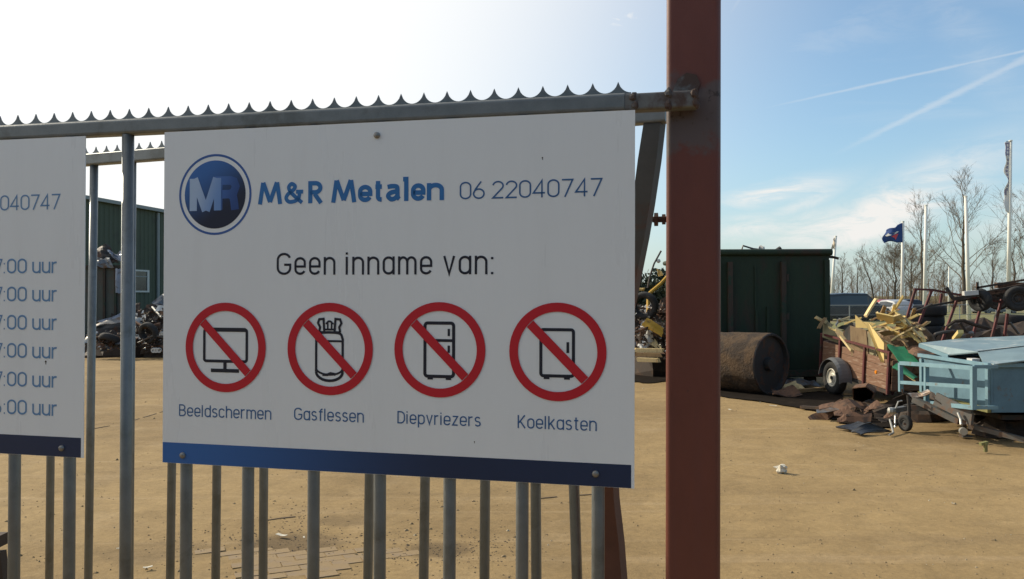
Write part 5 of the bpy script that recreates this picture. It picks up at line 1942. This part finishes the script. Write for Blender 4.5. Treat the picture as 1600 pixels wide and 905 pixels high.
# lid: two folded planes, lifted on the left rear side
LA, LBk = at(1437, 536.5, 11.9), at(1492, 530, 12.6)
lid_pts = dict(tip=at(1436.5, 536.5, 11.7), far=at(1497, 529.5, 12.3), farr=at(1640, 523, 12.3), cr0=at(1528, 550, 10.35), cr1=at(1640, 537, 10.35), ne0=at(1553, 569, 9.68), ne1=at(1660, 556, 9.68), mid=at(1482, 554, 10.9), lo=at(1536, 566, 9.95))
for nm, keys in (('lid', ('tip', 'mid', 'cr0', 'cr1', 'farr', 'far')), ('lid_flap', ('cr0', 'lo', 'ne0', 'ne1', 'cr1'))):
    mb = MB()
    mb.prism([lid_pts[k] + (V((0, 0, .003)) if nm == 'lid' else V((0, 0, 0))) for k in keys], V((.003, .004, -.016)))
    mb.build(nm, M['blue_lid'], bt)
mb = MB()
mb.beam(lid_pts['tip'] - V((0, 0, .03)), lid_pts['mid'] - V((0, 0, .03)), .02, .05)
mb.build('lid_edge', M['blue_box'], bt)
MB().beam(lid_pts['cr0'] + V((0, 0, .008)), lid_pts['cr1'] + V((0, 0, .008)), .012, .006).build('lid_seam', M['dark_steel'], bt)
MB().box(at(1521, 562, 10.2), (.10, .12, .03)).build('lid_latch', M['scrap_white'], bt)
MB().box(((xl + xr) / 2, (yn + yf) / 2, ztp - .035), (xr - xl - .06, yf - yn - .08, .02)).build('lid_gap_shade', M['dark_steel'], bt)  # dark sheet standing in for the shade inside the lid gap
# rack of square tube standing in front of the box
rk = 'rack_tube'
dl, dr = 11.6, 9.75


def rack(p, q, w=.05):
    a, b = at(*p), at(*q)
    MB().beam(a, b, w, w).build(rk, M['blue_box'], bt)


R0, R1 = xl - .42, xl - .40


def rk_at(px, py):
    """point of the rack plane (parallel to the box side) at that picture position"""
    r = ray(px, py)
    return EYE + r * ((xl - .30) / r.x)


for p, q, w in (((1407, 567), (1407.5, 612), .05), ((1447.5, 571), (1447.5, 633), .05), ((1521, 572), (1521, 640), .055)):
    MB().beam(rk_at(*p), rk_at(*q), w, w, (0, 1, 0)).build(rk, M['blue_box'], bt)
for p, q, w in (((1408, 567.5), (1520, 575), .05), ((1408, 597.5), (1520, 604.5), .045), ((1448, 629), (1520, 637), .05)):
    MB().beam(rk_at(*p), rk_at(*q), w * .94, w).build(rk, M['blue_box'], bt)
for px, py in ((1447.5, 571), (1521, 573), (1521, 637), (1447.5, 631)):
    a = rk_at(px, py)
    MB().beam(a, V((xl - .02, a.y, a.z)), .04, .04).build('rack_stay', M['blue_box'], bt)
# drawbar, coupling, jockey wheel
cpl = at(1393, 642, 10.75)
hitch0, hitch1 = V((xl + .1, 11.2, zb - .03)), V((xl + .1, 10.2, zb - .03))
nose = at(1414, 637, 10.8)
for h in (hitch0, hitch1):
    MB().beam(h, nose, .055, .07).build('drawbar', M['dark_steel'], bt)
MB().beam(nose + V((.05, 0, 0)), cpl, .075, .06).build('coupling', M['scrap_grey'], bt)
mb = MB()
mb.lathe([(0, -.05), (.035, -.045), (.05, 0), (.04, .04), (0, .05)], cpl, (-1, 0, .1), 12)
mb.build('coupling_head', M['chrome'], bt)
mb = MB().pipe([cpl + V((.05, 0, .02)), cpl + V((.09, 0, .12)), cpl + V((.14, 0, .13))], .012, 6)
mb.build('coupling_lever', M['chrome'], bt)
jw = at(1414.5, 665, 10.55)
jw.z = .105
wheel_parts(bt, jw, (.95, .3, 0), .105, .06, .05, 'dark_steel', 18)
MB().pipe([jw + V((.06, .02, .0)), jw + V((.06, .02, .22)), jw + V((.05, .02, .36))], .022, 8).build('jockey_mast', M['dark_steel'], bt)
MB().pipe([jw + V((.05, .02, .36)), jw + V((-.03, .0, .39)), jw + V((-.04, 0, .44))], .010, 6).build('jockey_crank', M['dark_steel'], bt)
MB().beam(jw + V((.06, .02, .02)), jw + V((.0, 0, .0)), .03, .02).build('jockey_fork', M['grey_tube'], bt)
pr = at(1390.5, 656, 10.7)
MB().pipe([pr, gnd(1396, 679) + V((0, 0, .02)), gnd(1389, 681.5) + V((0, 0, .012))], .013, 8).build('prop_stand', M['chrome'], bt)
MB().pipe([at(1399, 648, 10.7), at(1398.5, 668, 10.6)], .012, 8).build('safety_cable', M['chrome'], bt)
mb = MB()
mb.lathe([(.22, -.07), (.27, -.07), (.28, 0), (.27, .07), (.22, .07), (.1, .03), (0, .03)], V((xl + 1.0, yn - .14, .30)), (0, 1, 0), 24)
mb.build('wheel', M['green_sheet'], bt)
MB().box((xl + 1.3, yn + .9, zb - .08), (2.2, 1.5, .06)).build('chassis', M['dark_steel'], bt)
mb = MB()
mb.lathe([(.2, -.08), (.28, -.08), (.29, 0), (.28, .08), (.2, .08)], V((xl + 1.0, yf + .1, .29)), (0, 1, 0), 24, True)
mb.build('wheel', M['tyre'], bt)

# loose steel drawbar and poles lying before the blue trailer
LGR = 'loose steel parts in front of the blue trailer'
ad = thing('broken_drawbar', 'broken grey steel drawbar with a bent foot lying under the blue rack', 'scrap metal', gnd(1490, 675), LGR)
MB().beam(at(1428, 624, 10.7), at(1500, 659, 10.0), .07, .07).build('arm', M['grey_tube'], ad)
MB().beam(at(1462, 623, 10.3), at(1517, 650, 9.8), .03, .16, (0, .3, 1)).build('side_plate', M['grey_tube'], ad)
MB().beam(at(1517, 645, 9.8), at(1515, 664, 9.8), .10, .03, (1, 0, 0)).build('end_plate', M['grey_tube'], ad)
MB().pipe([at(1497, 645, 9.9), at(1501, 655, 9.85), at(1502, 664, 9.8)], .016, 8).build('hook', M['chrome'], ad)
MB().pipe([at(1506, 660, 9.9), gnd(1507, 682) + V((0, 0, .02))], .03, 10).build('foot', M['dark_steel'], ad)
mb = MB()
mb.lathe([(0, -.03), (.045, -.03), (.045, .03), (0, .03)], at(1505, 674, 9.85), (.3, 1, 0), 14)
mb.build('foot_roller', M['chrome'], ad)
MB().box(gnd(1509, 683) + V((0, 0, .012)), (.12, .1, .02)).build('foot_pad', M['grey_tube'], ad)
plate('seat_plate', 'scrap_grey', (at(1418, 616, 10.8), at(1450, 608, 10.6), at(1455, 614, 10.5), at(1424, 620, 10.7)), 'bright worn plate lying on the blue trailer drawbar', 'scrap metal', LGR, .03, .012, 12)
plate('seat_plate', 'rust_dark', (at(1450, 609, 10.6), at(1459, 614, 10.4), at(1466, 628, 10.2), at(1452, 622, 10.4)), 'dark bent flap beside the bright worn plate', 'scrap metal', LGR, .03, .012, 13)
board('pole', 'grey_tube', at(1522, 667, 9.9), at(1660, 703, 9.05), .055, .055, 'long grey steel pole lying on the sand and running off the right edge', LGR, cat='scrap metal')
board('lath', 'grey_tube', gnd(1472, 662) + V((0, 0, .1)), gnd(1500, 663) + V((0, 0, .1)), .05, .02, 'short thin flat strip in the shade under the blue rack', LGR, cat='scrap metal')
mo = thing('mossy_peg', 'small greenish yellow metal peg standing foremost on the sand at the right', 'scrap metal', gnd(1540, 706), LGR)
g0 = gnd(1540, 706)
MB().pipe([g0, g0 + V((0, 0, .10))], .022, 8).build('shaft', M['moss_metal'], mo)
MB().beam(g0 + V((-.06, .0, .085)), g0 + V((.03, .02, .10)), .04, .03).build('cross_piece', M['moss_metal'], mo)
lum = MB()
for px, py, d, r, sd_ in ((1575, 655, 10.3, .28, 2), (1600, 650, 10.4, .35, 4), (1545, 652, 10.7, .2, 5), (1440, 650, 11.6, .25, 6), (1470, 640, 11.8, .3, 7)):
    c = at(px, py, d)
    lump(lum, V((c.x, c.y, .05)), r, sd_, (1.3, 1, .6), 12, .6)
stuff(lum.build('dark_rubble', M['rust_dark']))

# ------------------------------------------------------------------ rack of red steel with a wrecked chassis on it, tyre stacks
fr = thing('red_steel_rack', 'rust red steel frame of slanting legs behind the blue trailer', 'frame', base(1490, 14.6))
fd = 14.4


def leg(p, q, d0=0.0, d1=0.0, w=.038, nm='leg'):
    a, b = at(p[0], p[1], fd + d0), at(q[0], q[1], fd + d1)
    if nm == 'leg':           # carry on down to the ground
        b = a + (b - a) * (a.z / (a.z - b.z))
    MB().beam(a, b, w, w, (0, 1, 0)).build(nm, M['red_paint'], fr)


leg((1430, 452.5), (1416, 500))
leg((1456, 453), (1440, 495))
leg((1471, 459), (1469, 475), 1.0, 1.0)
leg((1497, 463), (1474, 528))
leg((1534, 474), (1521, 521))
leg((1565, 468), (1551, 522))
leg((1574, 490), (1570, 522))
for p, q in (((1428, 452), (1457, 453)), ((1456, 453), (1500, 461)), ((1500, 461), (1540, 468)), ((1540, 468), (1580, 474))):
    leg(p, q, 0, 0, .036, 'cross_bar')
ch = thing('wrecked_chassis', 'wrecked trailer chassis lying upside down on the rust red frame', 'wreck', base(1550, 14.4))
cd = 14.3
for p, q, w, m, nm in (((1487, 468), (1610, 444), .06, 'rust_dark', 'side_beam'), ((1525, 450), (1610, 436), .035, 'rust_dark', 'side_beam'), ((1420, 484), (1545, 462), .035, 'dark_steel', 'brace'),
                       ((1505, 459), (1527, 457), .08, 'scrap_white', 'spring_plate'), ((1490, 468), (1478, 449), .05, 'dark_steel', 'broken_end'), ((1527, 462), (1527, 441), .035, 'dark_steel', 'pin'),
                       ((1537, 463), (1555, 466), .07, 'rust', 'axle_stub'), ((1556, 446), (1612, 446), .10, 'rust', 'deck_plate'), ((1545, 458), (1595, 452), .06, 'rust', 'side_beam'), ((1572, 482), (1598, 483), .03, 'chrome', 'axle_stub')):
    dz = .15 if nm in ('brace', 'deck_plate') else 0
    MB().beam(at(*p, cd + dz), at(*q, cd + dz), w, w).build(nm, M[m], ch)
wheel_parts(ch, at(1590, 467, cd - .2), (.25, 1, .05), .215, .16, .11, 'dark_steel', 24)
wheel_parts(ch, at(1531, 469, cd + .1), (.9, .35, .25), .20, .16, .10, 'dark_steel', 24)
wheel_parts(ch, at(1560, 468, cd + .5), (.6, .8, .1), .19, .15, .10, 'dark_steel', 24)


def tyre_stack(px, d, n, wtop, label, seed):
    rd = random.Random(seed)
    b = base(px, d)
    z = 0
    for i in range(n):
        r, h = .31 * rd.uniform(.95, 1.05), .2
        c = V((b.x + rd.gauss(0, .035), b.y + rd.gauss(0, .035), z + h / 2))
        mb = MB()
        ax_ = V((rd.gauss(0, .03), rd.gauss(0, .03), 1))
        mb.lathe([(.19, -h * .42), (r * .86, -h * .5), (r * .97, -h * .42), (r, -h * .2), (r, h * .2), (r * .97, h * .42), (r * .86, h * .5), (.19, h * .42)], c, ax_, 24, True)
        single(mb, 'tyre', M['tyre'], ('topmost' if i == n - 1 else ORD[i]) + ' ' + label, 'tyre', 'stacked old tyres', True)
        z += h * .97


tyre_stack(1449, 15.6, 8, 0, 'worn black tyre in the tall stack behind the wood heap', 1)
tyre_stack(1580, 16.0, 7, 0, 'worn black tyre in the stack near the right edge, under the chassis', 2)
tyre_stack(1437, 16.2, 7, 0, 'worn black tyre in the stack tucked behind the tall tyre stack', 3)
# tangle of thin bent scrap behind the lid
for i, (pts, r, m, lb) in enumerate((
        ([(1480, 510), (1492, 502), (1506, 501), (1520, 507), (1545, 513)], .03, 'rust_dark', 'rusty bent bar arching low behind the blue lid'),
        ([(1455, 529), (1462, 522), (1475, 519), (1490, 518)], .03, 'grey_tube', 'grey curved tube behind the blue lid'),
        ([(1494, 527), (1508, 524), (1520, 521)], .05, 'scrap_grey', 'bright bar end resting on the blue lid edge'),
        ([(1578, 504), (1592, 522)], .02, 'grey_tube', 'thin grey rod leaning by the right tyre stack'),
        ([(1430, 487), (1442, 482), (1456, 475)], .02, 'grey_tube', 'thin rod across the front of the tall tyre stack'),
        ([(1500, 505), (1506, 515), (1512, 522)], .03, 'rust_dark', 'short rusty rod standing behind the blue lid'))):
    wire_scrap([(a, b) for a, b in pts], r, m, lb, 'bent bars behind the blue lid', 13.8)
lum = MB()
for px, py, d, r, sd_ in ((1516, 540, 14.9, .66, 2), (1538, 540, 15.3, .75, 4), (1562, 540, 15.2, .75, 5), (1600, 545, 15.6, .8, 6)):
    c = at(px, py, d)
    lump(lum, V((c.x, c.y, .62)), r, sd_, (1, 1, .8), 14, .6)
stuff(lum.build('scrap_mound', M['rust_dark']))

# ------------------------------------------------------------------ scrap heap seen between the sign and the post
HG = 'scrap heap between the sign and the red post'
lum = MB()
for px, d, r, h, sd_ in ((1000, 19.5, 1.5, .9, 1), (1040, 20, 1.9, 1.4, 2), (1075, 19.5, 1.4, 1.2, 3), (960, 20, 1.5, .8, 4)):
    b = base(px, d)
    lump(lum, V((b.x, b.y, -.35 * h)), r, sd_, (1, 1, 1.35 * h / r), 20, .5)
stuff(lum.build('heap_core', M['rust_dark']))
plate('yellow_sheet', 'crane_yellow', (at(1003, 507, 17.5), at(1012, 496, 17.6), at(1038, 512, 17.5), at(1034, 527, 17.4)), 'bent yellow panel in the scrap heap beside the red post', 'scrap metal', HG, .04, .015, 3)
plate('grey_sheet', 'scrap_grey', (at(985, 492, 19.0), at(1024, 464, 19.2), at(1030, 482, 18.8), at(1000, 497, 18.6)), 'grey sheet sloping up the scrap heap', 'scrap metal', HG, .05, .012, 5)
plate('grey_sheet', 'scrap_grey', (at(988, 500, 18.6), at(1012, 495, 18.6), at(1004, 520, 18.3), at(990, 518, 18.3)), 'grey crumpled sheet left of the yellow panel', 'scrap metal', HG, .08, .012, 6)
mb = MB().pipe([at(1043, 432, 19), at(1032, 444, 18.9), at(1014, 459, 18.8), at(1013, 470, 18.8), at(1013, 492, 18.7)], .045, 8)
single(mb, 'yellow_pipe', M['crane_yellow'], 'bent yellow pipe hooking over the scrap heap', 'scrap metal', HG)
mb = MB().pipe([at(1033, 392, 19.4), at(1022, 412, 19.4), at(1016, 430, 19.4), at(1012, 450, 19.4)], .022, 6)
single(mb, 'thin_rod', M['grey_tube'], 'thin rod rising above the scrap heap against the sky', 'scrap metal', HG)
mb = MB()
lump(mb, at(1029, 408, 19.4), .05, 2, (1, 1, 1), 8, .4)
single(mb, 'rod_knob', M['scrap_white'], 'small white knob at the thin rod above the heap', 'scrap metal', HG)
plate('pale_flag', 'wood_yellow', (at(1026, 420, 19.2), at(1034, 424, 19.2), at(1036, 431, 19.2), at(1029, 432, 19.2)), 'small pale yellow scrap hooked above the yellow pipe', 'scrap metal', HG, .04, .01, 4, 4, 3)
plate('pale_flag', 'wood_yellow', (at(998, 450, 19.6), at(1008, 450, 19.6), at(1007, 454, 19.6), at(999, 454, 19.6)), 'small yellow scrap before the dark evergreen', 'scrap metal', HG, .04, .01, 5, 4, 3)
mb = MB()
lump(mb, at(1013, 530, 17.8), .14, 3, (.9, .8, 1.3), 10, .6)
single(mb, 'white_lump', M['scrap_white'], 'upright white lump at the front of the scrap heap beside the post', 'scrap', HG)
plate('white_scrap', 'scrap_white', (at(996, 535, 17.7), at(1010, 541, 17.6), at(1012, 546, 17.4), at(998, 545, 17.5)), 'white flat scrap at the left front of the heap', 'scrap', HG, .05, .012, 7)
plate('white_scrap', 'wood_pale', (at(1018, 526, 17.9), at(1034, 540, 17.6), at(1033, 546, 17.5), at(1015, 537, 17.7)), 'cream slab below the yellow panel', 'scrap', HG, .05, .012, 8)
for i, (px0, px1, py, m, lb) in enumerate(((992, 1036, 547, 'wood_pale', 'long pale beam lying level at the foot of the heap'), (994, 1034, 554, 'wood_brown', 'brown beam lying below the pale one at the foot of the heap'),
                                           (996, 1030, 562, 'wood_pale', 'lowest pale beam on the ground before the heap'))):
    board('beam', m, at(px0, py, 17.2 - .15 * i), at(px1, py + 1, 17.0 - .15 * i), .10, .08, lb, HG)
plate('rusty_tangle', 'rust', (at(1020, 480, 18.9), at(1040, 462, 18.9), at(1045, 495, 18.7), at(1028, 500, 18.6)), 'rust brown tangle under the yellow pipe', 'scrap metal', HG, .12, .012, 9, waves=4)
rdh = random.Random(8)
for i in range(60):
    px, py = rdh.uniform(975, 1060), rdh.uniform(472, 556)
    d = 18.5 - (py - 470) * .013 + rdh.uniform(-.1, .2)
    c = at(px, py, d)
    w = rdh.uniform(.04, .13)
    q = [c + V((rdh.uniform(-w, w), rdh.uniform(-w, w), rdh.uniform(-w, w))) for _ in range(3)]
    q = [c + V((-w, rdh.uniform(-w, w), -w * rdh.random())), c + V((w, rdh.uniform(-w, w), -w * .5)), c + V((w * .7, .1, w * rdh.random())), c + V((-w * .8, .1, w * .7))]
    mk = rdh.choice(['rust', 'rust_dark', 'scrap_grey', 'rust', 'rust_dark', 'dark_steel', 'rust_dark', 'dark_steel', 'scrap_white'])
    plate('heap_shard', mk, q, KIND[mk] + ' in the heap between sign and red post', 'scrap metal', 'small scrap in the middle heap', .03, .01, 60 + i, 4, 3)

# ------------------------------------------------------------------ green shed and scrap on the left
A, B = at(152, 311.5, 55), at(256, 327.5, 62.6)
zs = (A.z + B.z) / 2
dirw = V((B.x - A.x, B.y - A.y, 0)).normalized()
nw = V((dirw.y, -dirw.x, 0))                   # outward, to the right
s0, s1 = V((A.x, A.y, 0)) - dirw * 3, V((A.x, A.y, 0)) + dirw * 45
z_at = lambda s: A.z + (B.z - A.z) * ((s - 9) / (V((B.x - A.x, B.y - A.y, 0)).length))
zA = (A.z + B.z) / 2
shed = thing('green_shed', 'long green clad shed with a white framed window, seen between the two signs', 'building', s0.lerp(s1, .5))
mb = MB()
pitch_, n = .5, int((s1 - s0).length / .5)
prof = []
for i in range(n):
    o = i * pitch_
    prof += [(o, 0), (o + .19, 0), (o + .25, .05), (o + .44, .05)]
prof.append((n * pitch_, 0))
vs = [s0 + dirw * a + nw * b + Z * z for z in (0, zA - .05) for a, b in prof]
m_ = len(prof)
mb.add(vs, [(i, i + 1, m_ + i + 1, m_ + i) for i in range(m_ - 1)])
mb.build('wall_cladding', M['shed'], shed)
back = -nw * 12
mb = MB()
mb.prism([s0 - nw * .05, s1 - nw * .05, s1 - nw * .05 + Z * (zA - .06), s0 - nw * .05 + Z * (zA - .06)], back)
mb.build('wall', M['shed'], shed)
mb = MB()
for i in range(2):
    pass
e0, e1 = s0 + Z * zA + nw * .25, s1 + Z * zA + nw * .25
mb.prism([e0, e0 - nw * 6.3 + Z * .5, e0 - nw * 12.6], dirw * (s1 - s0).length)
mb.build('roof', M['shed'], shed)
MB().beam(e0 - Z * .1, e1 - Z * .1, .2, .24).build('gutter', M['shed_trim'], shed)
# downpipe and window placed on the wall


def onwall(px, py, w=.0):
    r = ray(px, py)
    o = s0 + nw * w
    return EYE + r * ((o - EYE).dot(nw) / r.dot(nw))


p = onwall(247, 400, .12)
MB().pipe([V((p.x, p.y, .1)), V((p.x, p.y, zA - .3))], .12, 10).build('downpipe', M['shed_trim'], shed)
w0, w1 = onwall(207, 421, .06), onwall(232, 457, .06)
zlo, zhi = w1.z, w0.z
wa, wb = (w0 - s0).dot(dirw), (w1 - s0).dot(dirw)


def wallbox(a0, a1, z0, z1, o0, o1):
    mb = MB()
    q = [s0 + dirw * a0 + nw * o0 + Z * z0, s0 + dirw * a1 + nw * o0 + Z * z0, s0 + dirw * a1 + nw * o0 + Z * z1, s0 + dirw * a0 + nw * o0 + Z * z1]
    return mb.prism(q, nw * (o1 - o0))


win = wallbox(wa, wb, zlo, zlo + .12, .055, .14)
for a0, a1, z0, z1 in ((wa, wb, zhi - .12, zhi), (wa, wa + .24, zlo + .12, zhi - .12), (wb - .24, wb, zlo + .12, zhi - .12)):
    win_b = wallbox(a0, a1, z0, z1, .055, .14)
    win.add(win_b.v, win_b.f)
wf_ = win.build('window', M['frame_white'], shed)
wallbox(wa + .24, wb - .24, zlo + .12, zhi - .12, .055, .09).build('pane', M['glass'], wf_)
wallbox(wa + .24, wb - .24, (zlo + zhi) / 2 + .3, (zlo + zhi) / 2 + .36, .092, .12).build('glazing_bar', M['shed_trim'], wf_)

# stacked scrap in front of the shed
SG = 'scrap piled in front of the green shed'
bl = thing('scrap_block', 'grey green steel bin with crumpled metal on top, left of the leftmost tall bar', 'container', base(165, 26), SG)
a0, a1 = at(120, 415, 26), at(190, 415, 26)
zq = a0.z
mb = MB()
mb.box(((a0.x + a1.x) / 2, 26.4, zq / 2), (a1.x - a0.x, .8, zq))
mb.build('body', mat('grey_green_bin', (.085, .095, .08), .7, .2, .3, 2.5, .002, (.10, .085, .07), (.5, .65), 2), bl)
for i in range(4):
    x = a0.x + (a1.x - a0.x) * (i + .5) / 4
    MB().box((x, 25.97, zq / 2), (.07, .055, zq - .1)).build('rib', M['rib'], bl)
MB().box(((a0.x + a1.x) / 2, 25.96, zq - .05), (a1.x - a0.x, .07, .10)).build('rim', M['rib'], bl)
plate('blue_strip', 'scrap_blue', (at(180, 420, 25.8), at(190, 420, 25.8), at(190, 458, 25.8), at(181, 458, 25.8)), 'pale blue upright strip at the edge of the grey bin', 'scrap metal', SG, .03, .02, 3)
plate('crumpled_wing', 'scrap_blue', (at(168, 392, 26.2), at(194, 392, 26.2), at(200, 415, 25.9), at(174, 398, 26.0)), 'crumpled pale blue car wing on top of the grey bin', 'scrap metal', SG, .12, .02, 6, waves=3)
plate('crumpled_wing', 'dark_steel', (at(145, 388, 26.4), at(170, 383, 26.4), at(180, 405, 26.0), at(146, 415, 26.0)), 'dark crumpled metal on top of the grey bin', 'scrap metal', SG, .18, .02, 7, waves=3)
plate('crumpled_wing', 'scrap_grey', (at(148, 404, 26.0), at(170, 400, 26.0), at(176, 416, 25.8), at(150, 416, 25.8)), 'lower grey crumpled metal on top of the grey bin', 'scrap metal', SG, .14, .02, 8, waves=3)
# a crushed car shell lying before the bin
cw = thing('crushed_car', 'crushed pale car shell lying on dark scrap in front of the grey bin', 'wreck', base(165, 25), SG)
for nm, m, quad, sd_ in (('bonnet', 'scrap_grey', (at(140, 512, 24.9), at(192, 490, 25.3), at(200, 500, 25.0), at(150, 510, 24.5)), 3), ('roof', 'scrap_blue', (at(150, 500, 25.6), at(205, 484, 25.8), at(205, 492, 25.2), at(160, 505, 25.2)), 5),
                         ('side', 'dark_steel', (at(140, 512, 24.6), at(200, 503, 24.7), at(200, 524, 24.6), at(140, 526, 24.5)), 7)):
    plate(nm, m, quad, '', amp=.07, t=.02, seed=sd_, parent=cw)
plate('white_bonnet', 'scrap_white', (at(208, 488, 25.4), at(226, 484, 25.4), at(232, 500, 25.0), at(210, 502, 25.0)), 'crumpled whitish bonnet right of the leftmost tall bar', 'scrap metal', SG, .12, .02, 9, waves=3)
plate('white_bonnet', 'scrap_grey', (at(238, 474, 25.8), at(258, 452, 26.0), at(262, 470, 25.8), at(244, 482, 25.6)), 'grey folded sheet under the downpipe', 'scrap metal', SG, .1, .02, 10, waves=3)
lum = MB()
for px, d, r, h, sd_ in ((240, 25.6, 1.3, 1.15, 1), (215, 26, 1.1, 1.2, 2), (275, 25.5, 1.5, 1.3, 3), (170, 25.2, 1.2, .55, 4), (130, 25.5, 1.2, .6, 5), (320, 26, 1.5, 1.2, 6)):
    b = base(px, d)
    lump(lum, V((b.x, b.y, -.3 * h)), r, sd_, (1, 1, 1.3 * h / r), 20, .55)
stuff(lum.build('heap_core', M['rust_dark']))
rdl = random.Random(21)
for i in range(110):
    px = rdl.uniform(140, 290)
    lim = 500 if px < 205 else 478
    py = rdl.uniform(lim, 546)
    if px < 200:
        py = rdl.uniform(518, 544)
    d = 24.35 - (py - 480) * .012 + rdl.uniform(-.15, .2)
    c = at(px, py, d)
    w = rdl.uniform(.05, .17)
    q = [c + V((-w, rdl.uniform(-w, w), -w * rdl.random())), c + V((w, rdl.uniform(-w, w), -w * .5)), c + V((w * .7, .1, w * rdl.random())), c + V((-w * .8, .1, w * .7))]
    mk = rdl.choice(['rust', 'rust_dark', 'scrap_grey', 'rust_dark', 'rust_dark', 'dark_steel', 'rust', 'chrome', 'dark_steel', 'dark_steel', 'rust_dark', 'scrap_white'])
    plate('heap_shard', mk, q, KIND[mk] + ' on the heap in front of the green shed', 'scrap metal', 'small scrap in front of the shed', .03, .01, 200 + i, 3, 3)
for i, px in enumerate((240, 244, 248.5)):
    mb = MB()
    mb.lathe([(.03, -.03), (.07, -.03), (.075, 0), (.07, .03), (.03, .03)], at(px, 547.5, 23.4), (0, 1, .1), 14, True)
    single(mb, 'white_ring', M['scrap_white'], ['leftmost of three small white rings at the foot of the left heap', 'middle one of three small white rings at the foot of the left heap', 'rightmost of three small white rings at the foot of the left heap'][i], 'ring', 'three small white rings')
board('bar', 'rust', at(226, 538, 24.2), at(262, 543, 24.0), .12, .08, 'rusty red bar at the foot of the heap before the shed', None, cat='scrap metal')

# larger recognisable pieces on the two heaps
for px, py, d, ax_, lb in ((232, 520, 23.6, (.3, 1, .3), 'old tyre leaning on the left heap beside the big sign'), (172, 531, 23.7, (.2, .5, 1), 'old tyre lying flat below the crushed car shell'), (1007, 478, 18.0, (.5, 1, .2), 'old tyre leaning high on the heap beside the red post')):
    mb = MB()
    mb.lathe([(.19, -.08), (.27, -.1), (.31, -.05), (.31, .05), (.27, .1), (.19, .08)], at(px, py, d), ax_, 20, True)
    single(mb, 'tyre', M['tyre'], lb, 'tyre', None, True)
for pts, r, m, lb in (([(206, 500, 23.9), (226, 512, 23.6), (250, 506, 23.7)], .04, 'rust', 'bent rusty pipe lying across the left heap'), ([(216, 536, 23.6), (240, 524, 23.5), (258, 528, 23.6)], .03, 'grey_tube', 'grey tube at the foot of the left heap'),
                      ([(238, 480, 24.4), (252, 496, 24.0), (266, 492, 24.1)], .035, 'chrome', 'shiny bent tube high on the left heap'), ([(990, 520, 17.6), (1012, 512, 17.5), (1030, 522, 17.5)], .03, 'rust', 'rusty bent pipe in the middle heap left of the red post'),
                      ([(150, 528, 23.8), (170, 522, 23.6), (190, 529, 23.7)], .035, 'rust', 'rusty pipe on the debris under the crushed car shell')):
    mb = MB().pipe([at(*p) for p in pts], r, 8)
    single(mb, 'pipe', M[m], lb, 'scrap metal')
# countless small bits of metal lying over the two heaps
for nm, x0_, x1_, y0_, y1_, dn, n_, sd_ in (('scrap_bits', 140, 300, 482, 546, 24.0, 900, 5), ('scrap_bits', 975, 1062, 478, 560, 17.9, 500, 6)):
    for mk, frac in (('chrome', .10), ('rust', .34), ('dark_steel', .46), ('scrap_white', .035)):
        rb = random.Random(sd_ + len(mk))
        mb = MB()
        for i in range(int(n_ * frac)):
            px, py = rb.uniform(x0_, x1_), y1_ - (y1_ - y0_) * rb.random() ** 1.3
            if sd_ == 5 and px < 202 and py < 520:
                continue
            p = at(px, py, dn - (py - 500) * .009 + rb.uniform(-.25, .25))
            if p.z < .02:
                continue
            w = rb.uniform(.015, .055)
            e = [V((rb.gauss(0, 1), rb.gauss(0, 1), rb.gauss(0, 1))).normalized() * w for _ in range(3)]
            mb.add([p + e[0], p + e[1], p + e[2], p - (e[0] + e[1] + e[2]) * .6], [(0, 1, 2), (0, 3, 1), (1, 3, 2), (2, 3, 0)])
        stuff(mb.build(nm, M[mk]))

# near-black sheets painting the shade by tank and scrap heaps onto the sand
M['painted_shade'] = mat('painted_ground_shade', (.018, .014, .011), .95, 0, .5, 5, .004, (.034, .026, .019), (.55, .72), 3, spec=.05, fine=.3)
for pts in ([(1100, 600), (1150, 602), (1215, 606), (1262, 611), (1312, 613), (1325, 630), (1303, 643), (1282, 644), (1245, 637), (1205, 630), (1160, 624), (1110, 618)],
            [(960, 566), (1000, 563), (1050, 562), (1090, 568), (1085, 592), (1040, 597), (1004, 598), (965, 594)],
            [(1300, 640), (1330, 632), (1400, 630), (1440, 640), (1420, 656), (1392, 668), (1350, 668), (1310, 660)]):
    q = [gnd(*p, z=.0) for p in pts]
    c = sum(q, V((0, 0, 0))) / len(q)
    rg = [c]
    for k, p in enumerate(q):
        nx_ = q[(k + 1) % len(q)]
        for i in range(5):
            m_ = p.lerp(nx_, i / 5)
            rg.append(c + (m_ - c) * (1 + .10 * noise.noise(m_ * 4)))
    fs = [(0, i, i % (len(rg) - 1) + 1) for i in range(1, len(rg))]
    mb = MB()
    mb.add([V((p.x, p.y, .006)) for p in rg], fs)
    struct(mb.build('painted_shade_patch', M['painted_shade']))

# dark stand cut off by the left edge, close behind the gate
stn_ = thing('dark_stand', 'dark brown steel bracket at the bottom left corner, cut by the picture edge', 'bracket', V((at(-10, 905, 3.9).x, 3.9, 0)))
p = at(-4, 845, 3.9)
MB().box(p + V((-.05, 0, 0)), (.14, .10, .055)).build('head', M['rust_dark'], stn_)
MB().beam(p + V((-.05, 0, -.02)), V((p.x - .02, 3.9, 0)), .06, .05).build('leg', M['rust_dark'], stn_)
MB().beam(at(-3, 862, 3.9), V((at(16, 960, 3.9).x, 3.9, 0)), .05, .05).build('leg', M['rust_dark'], stn_)
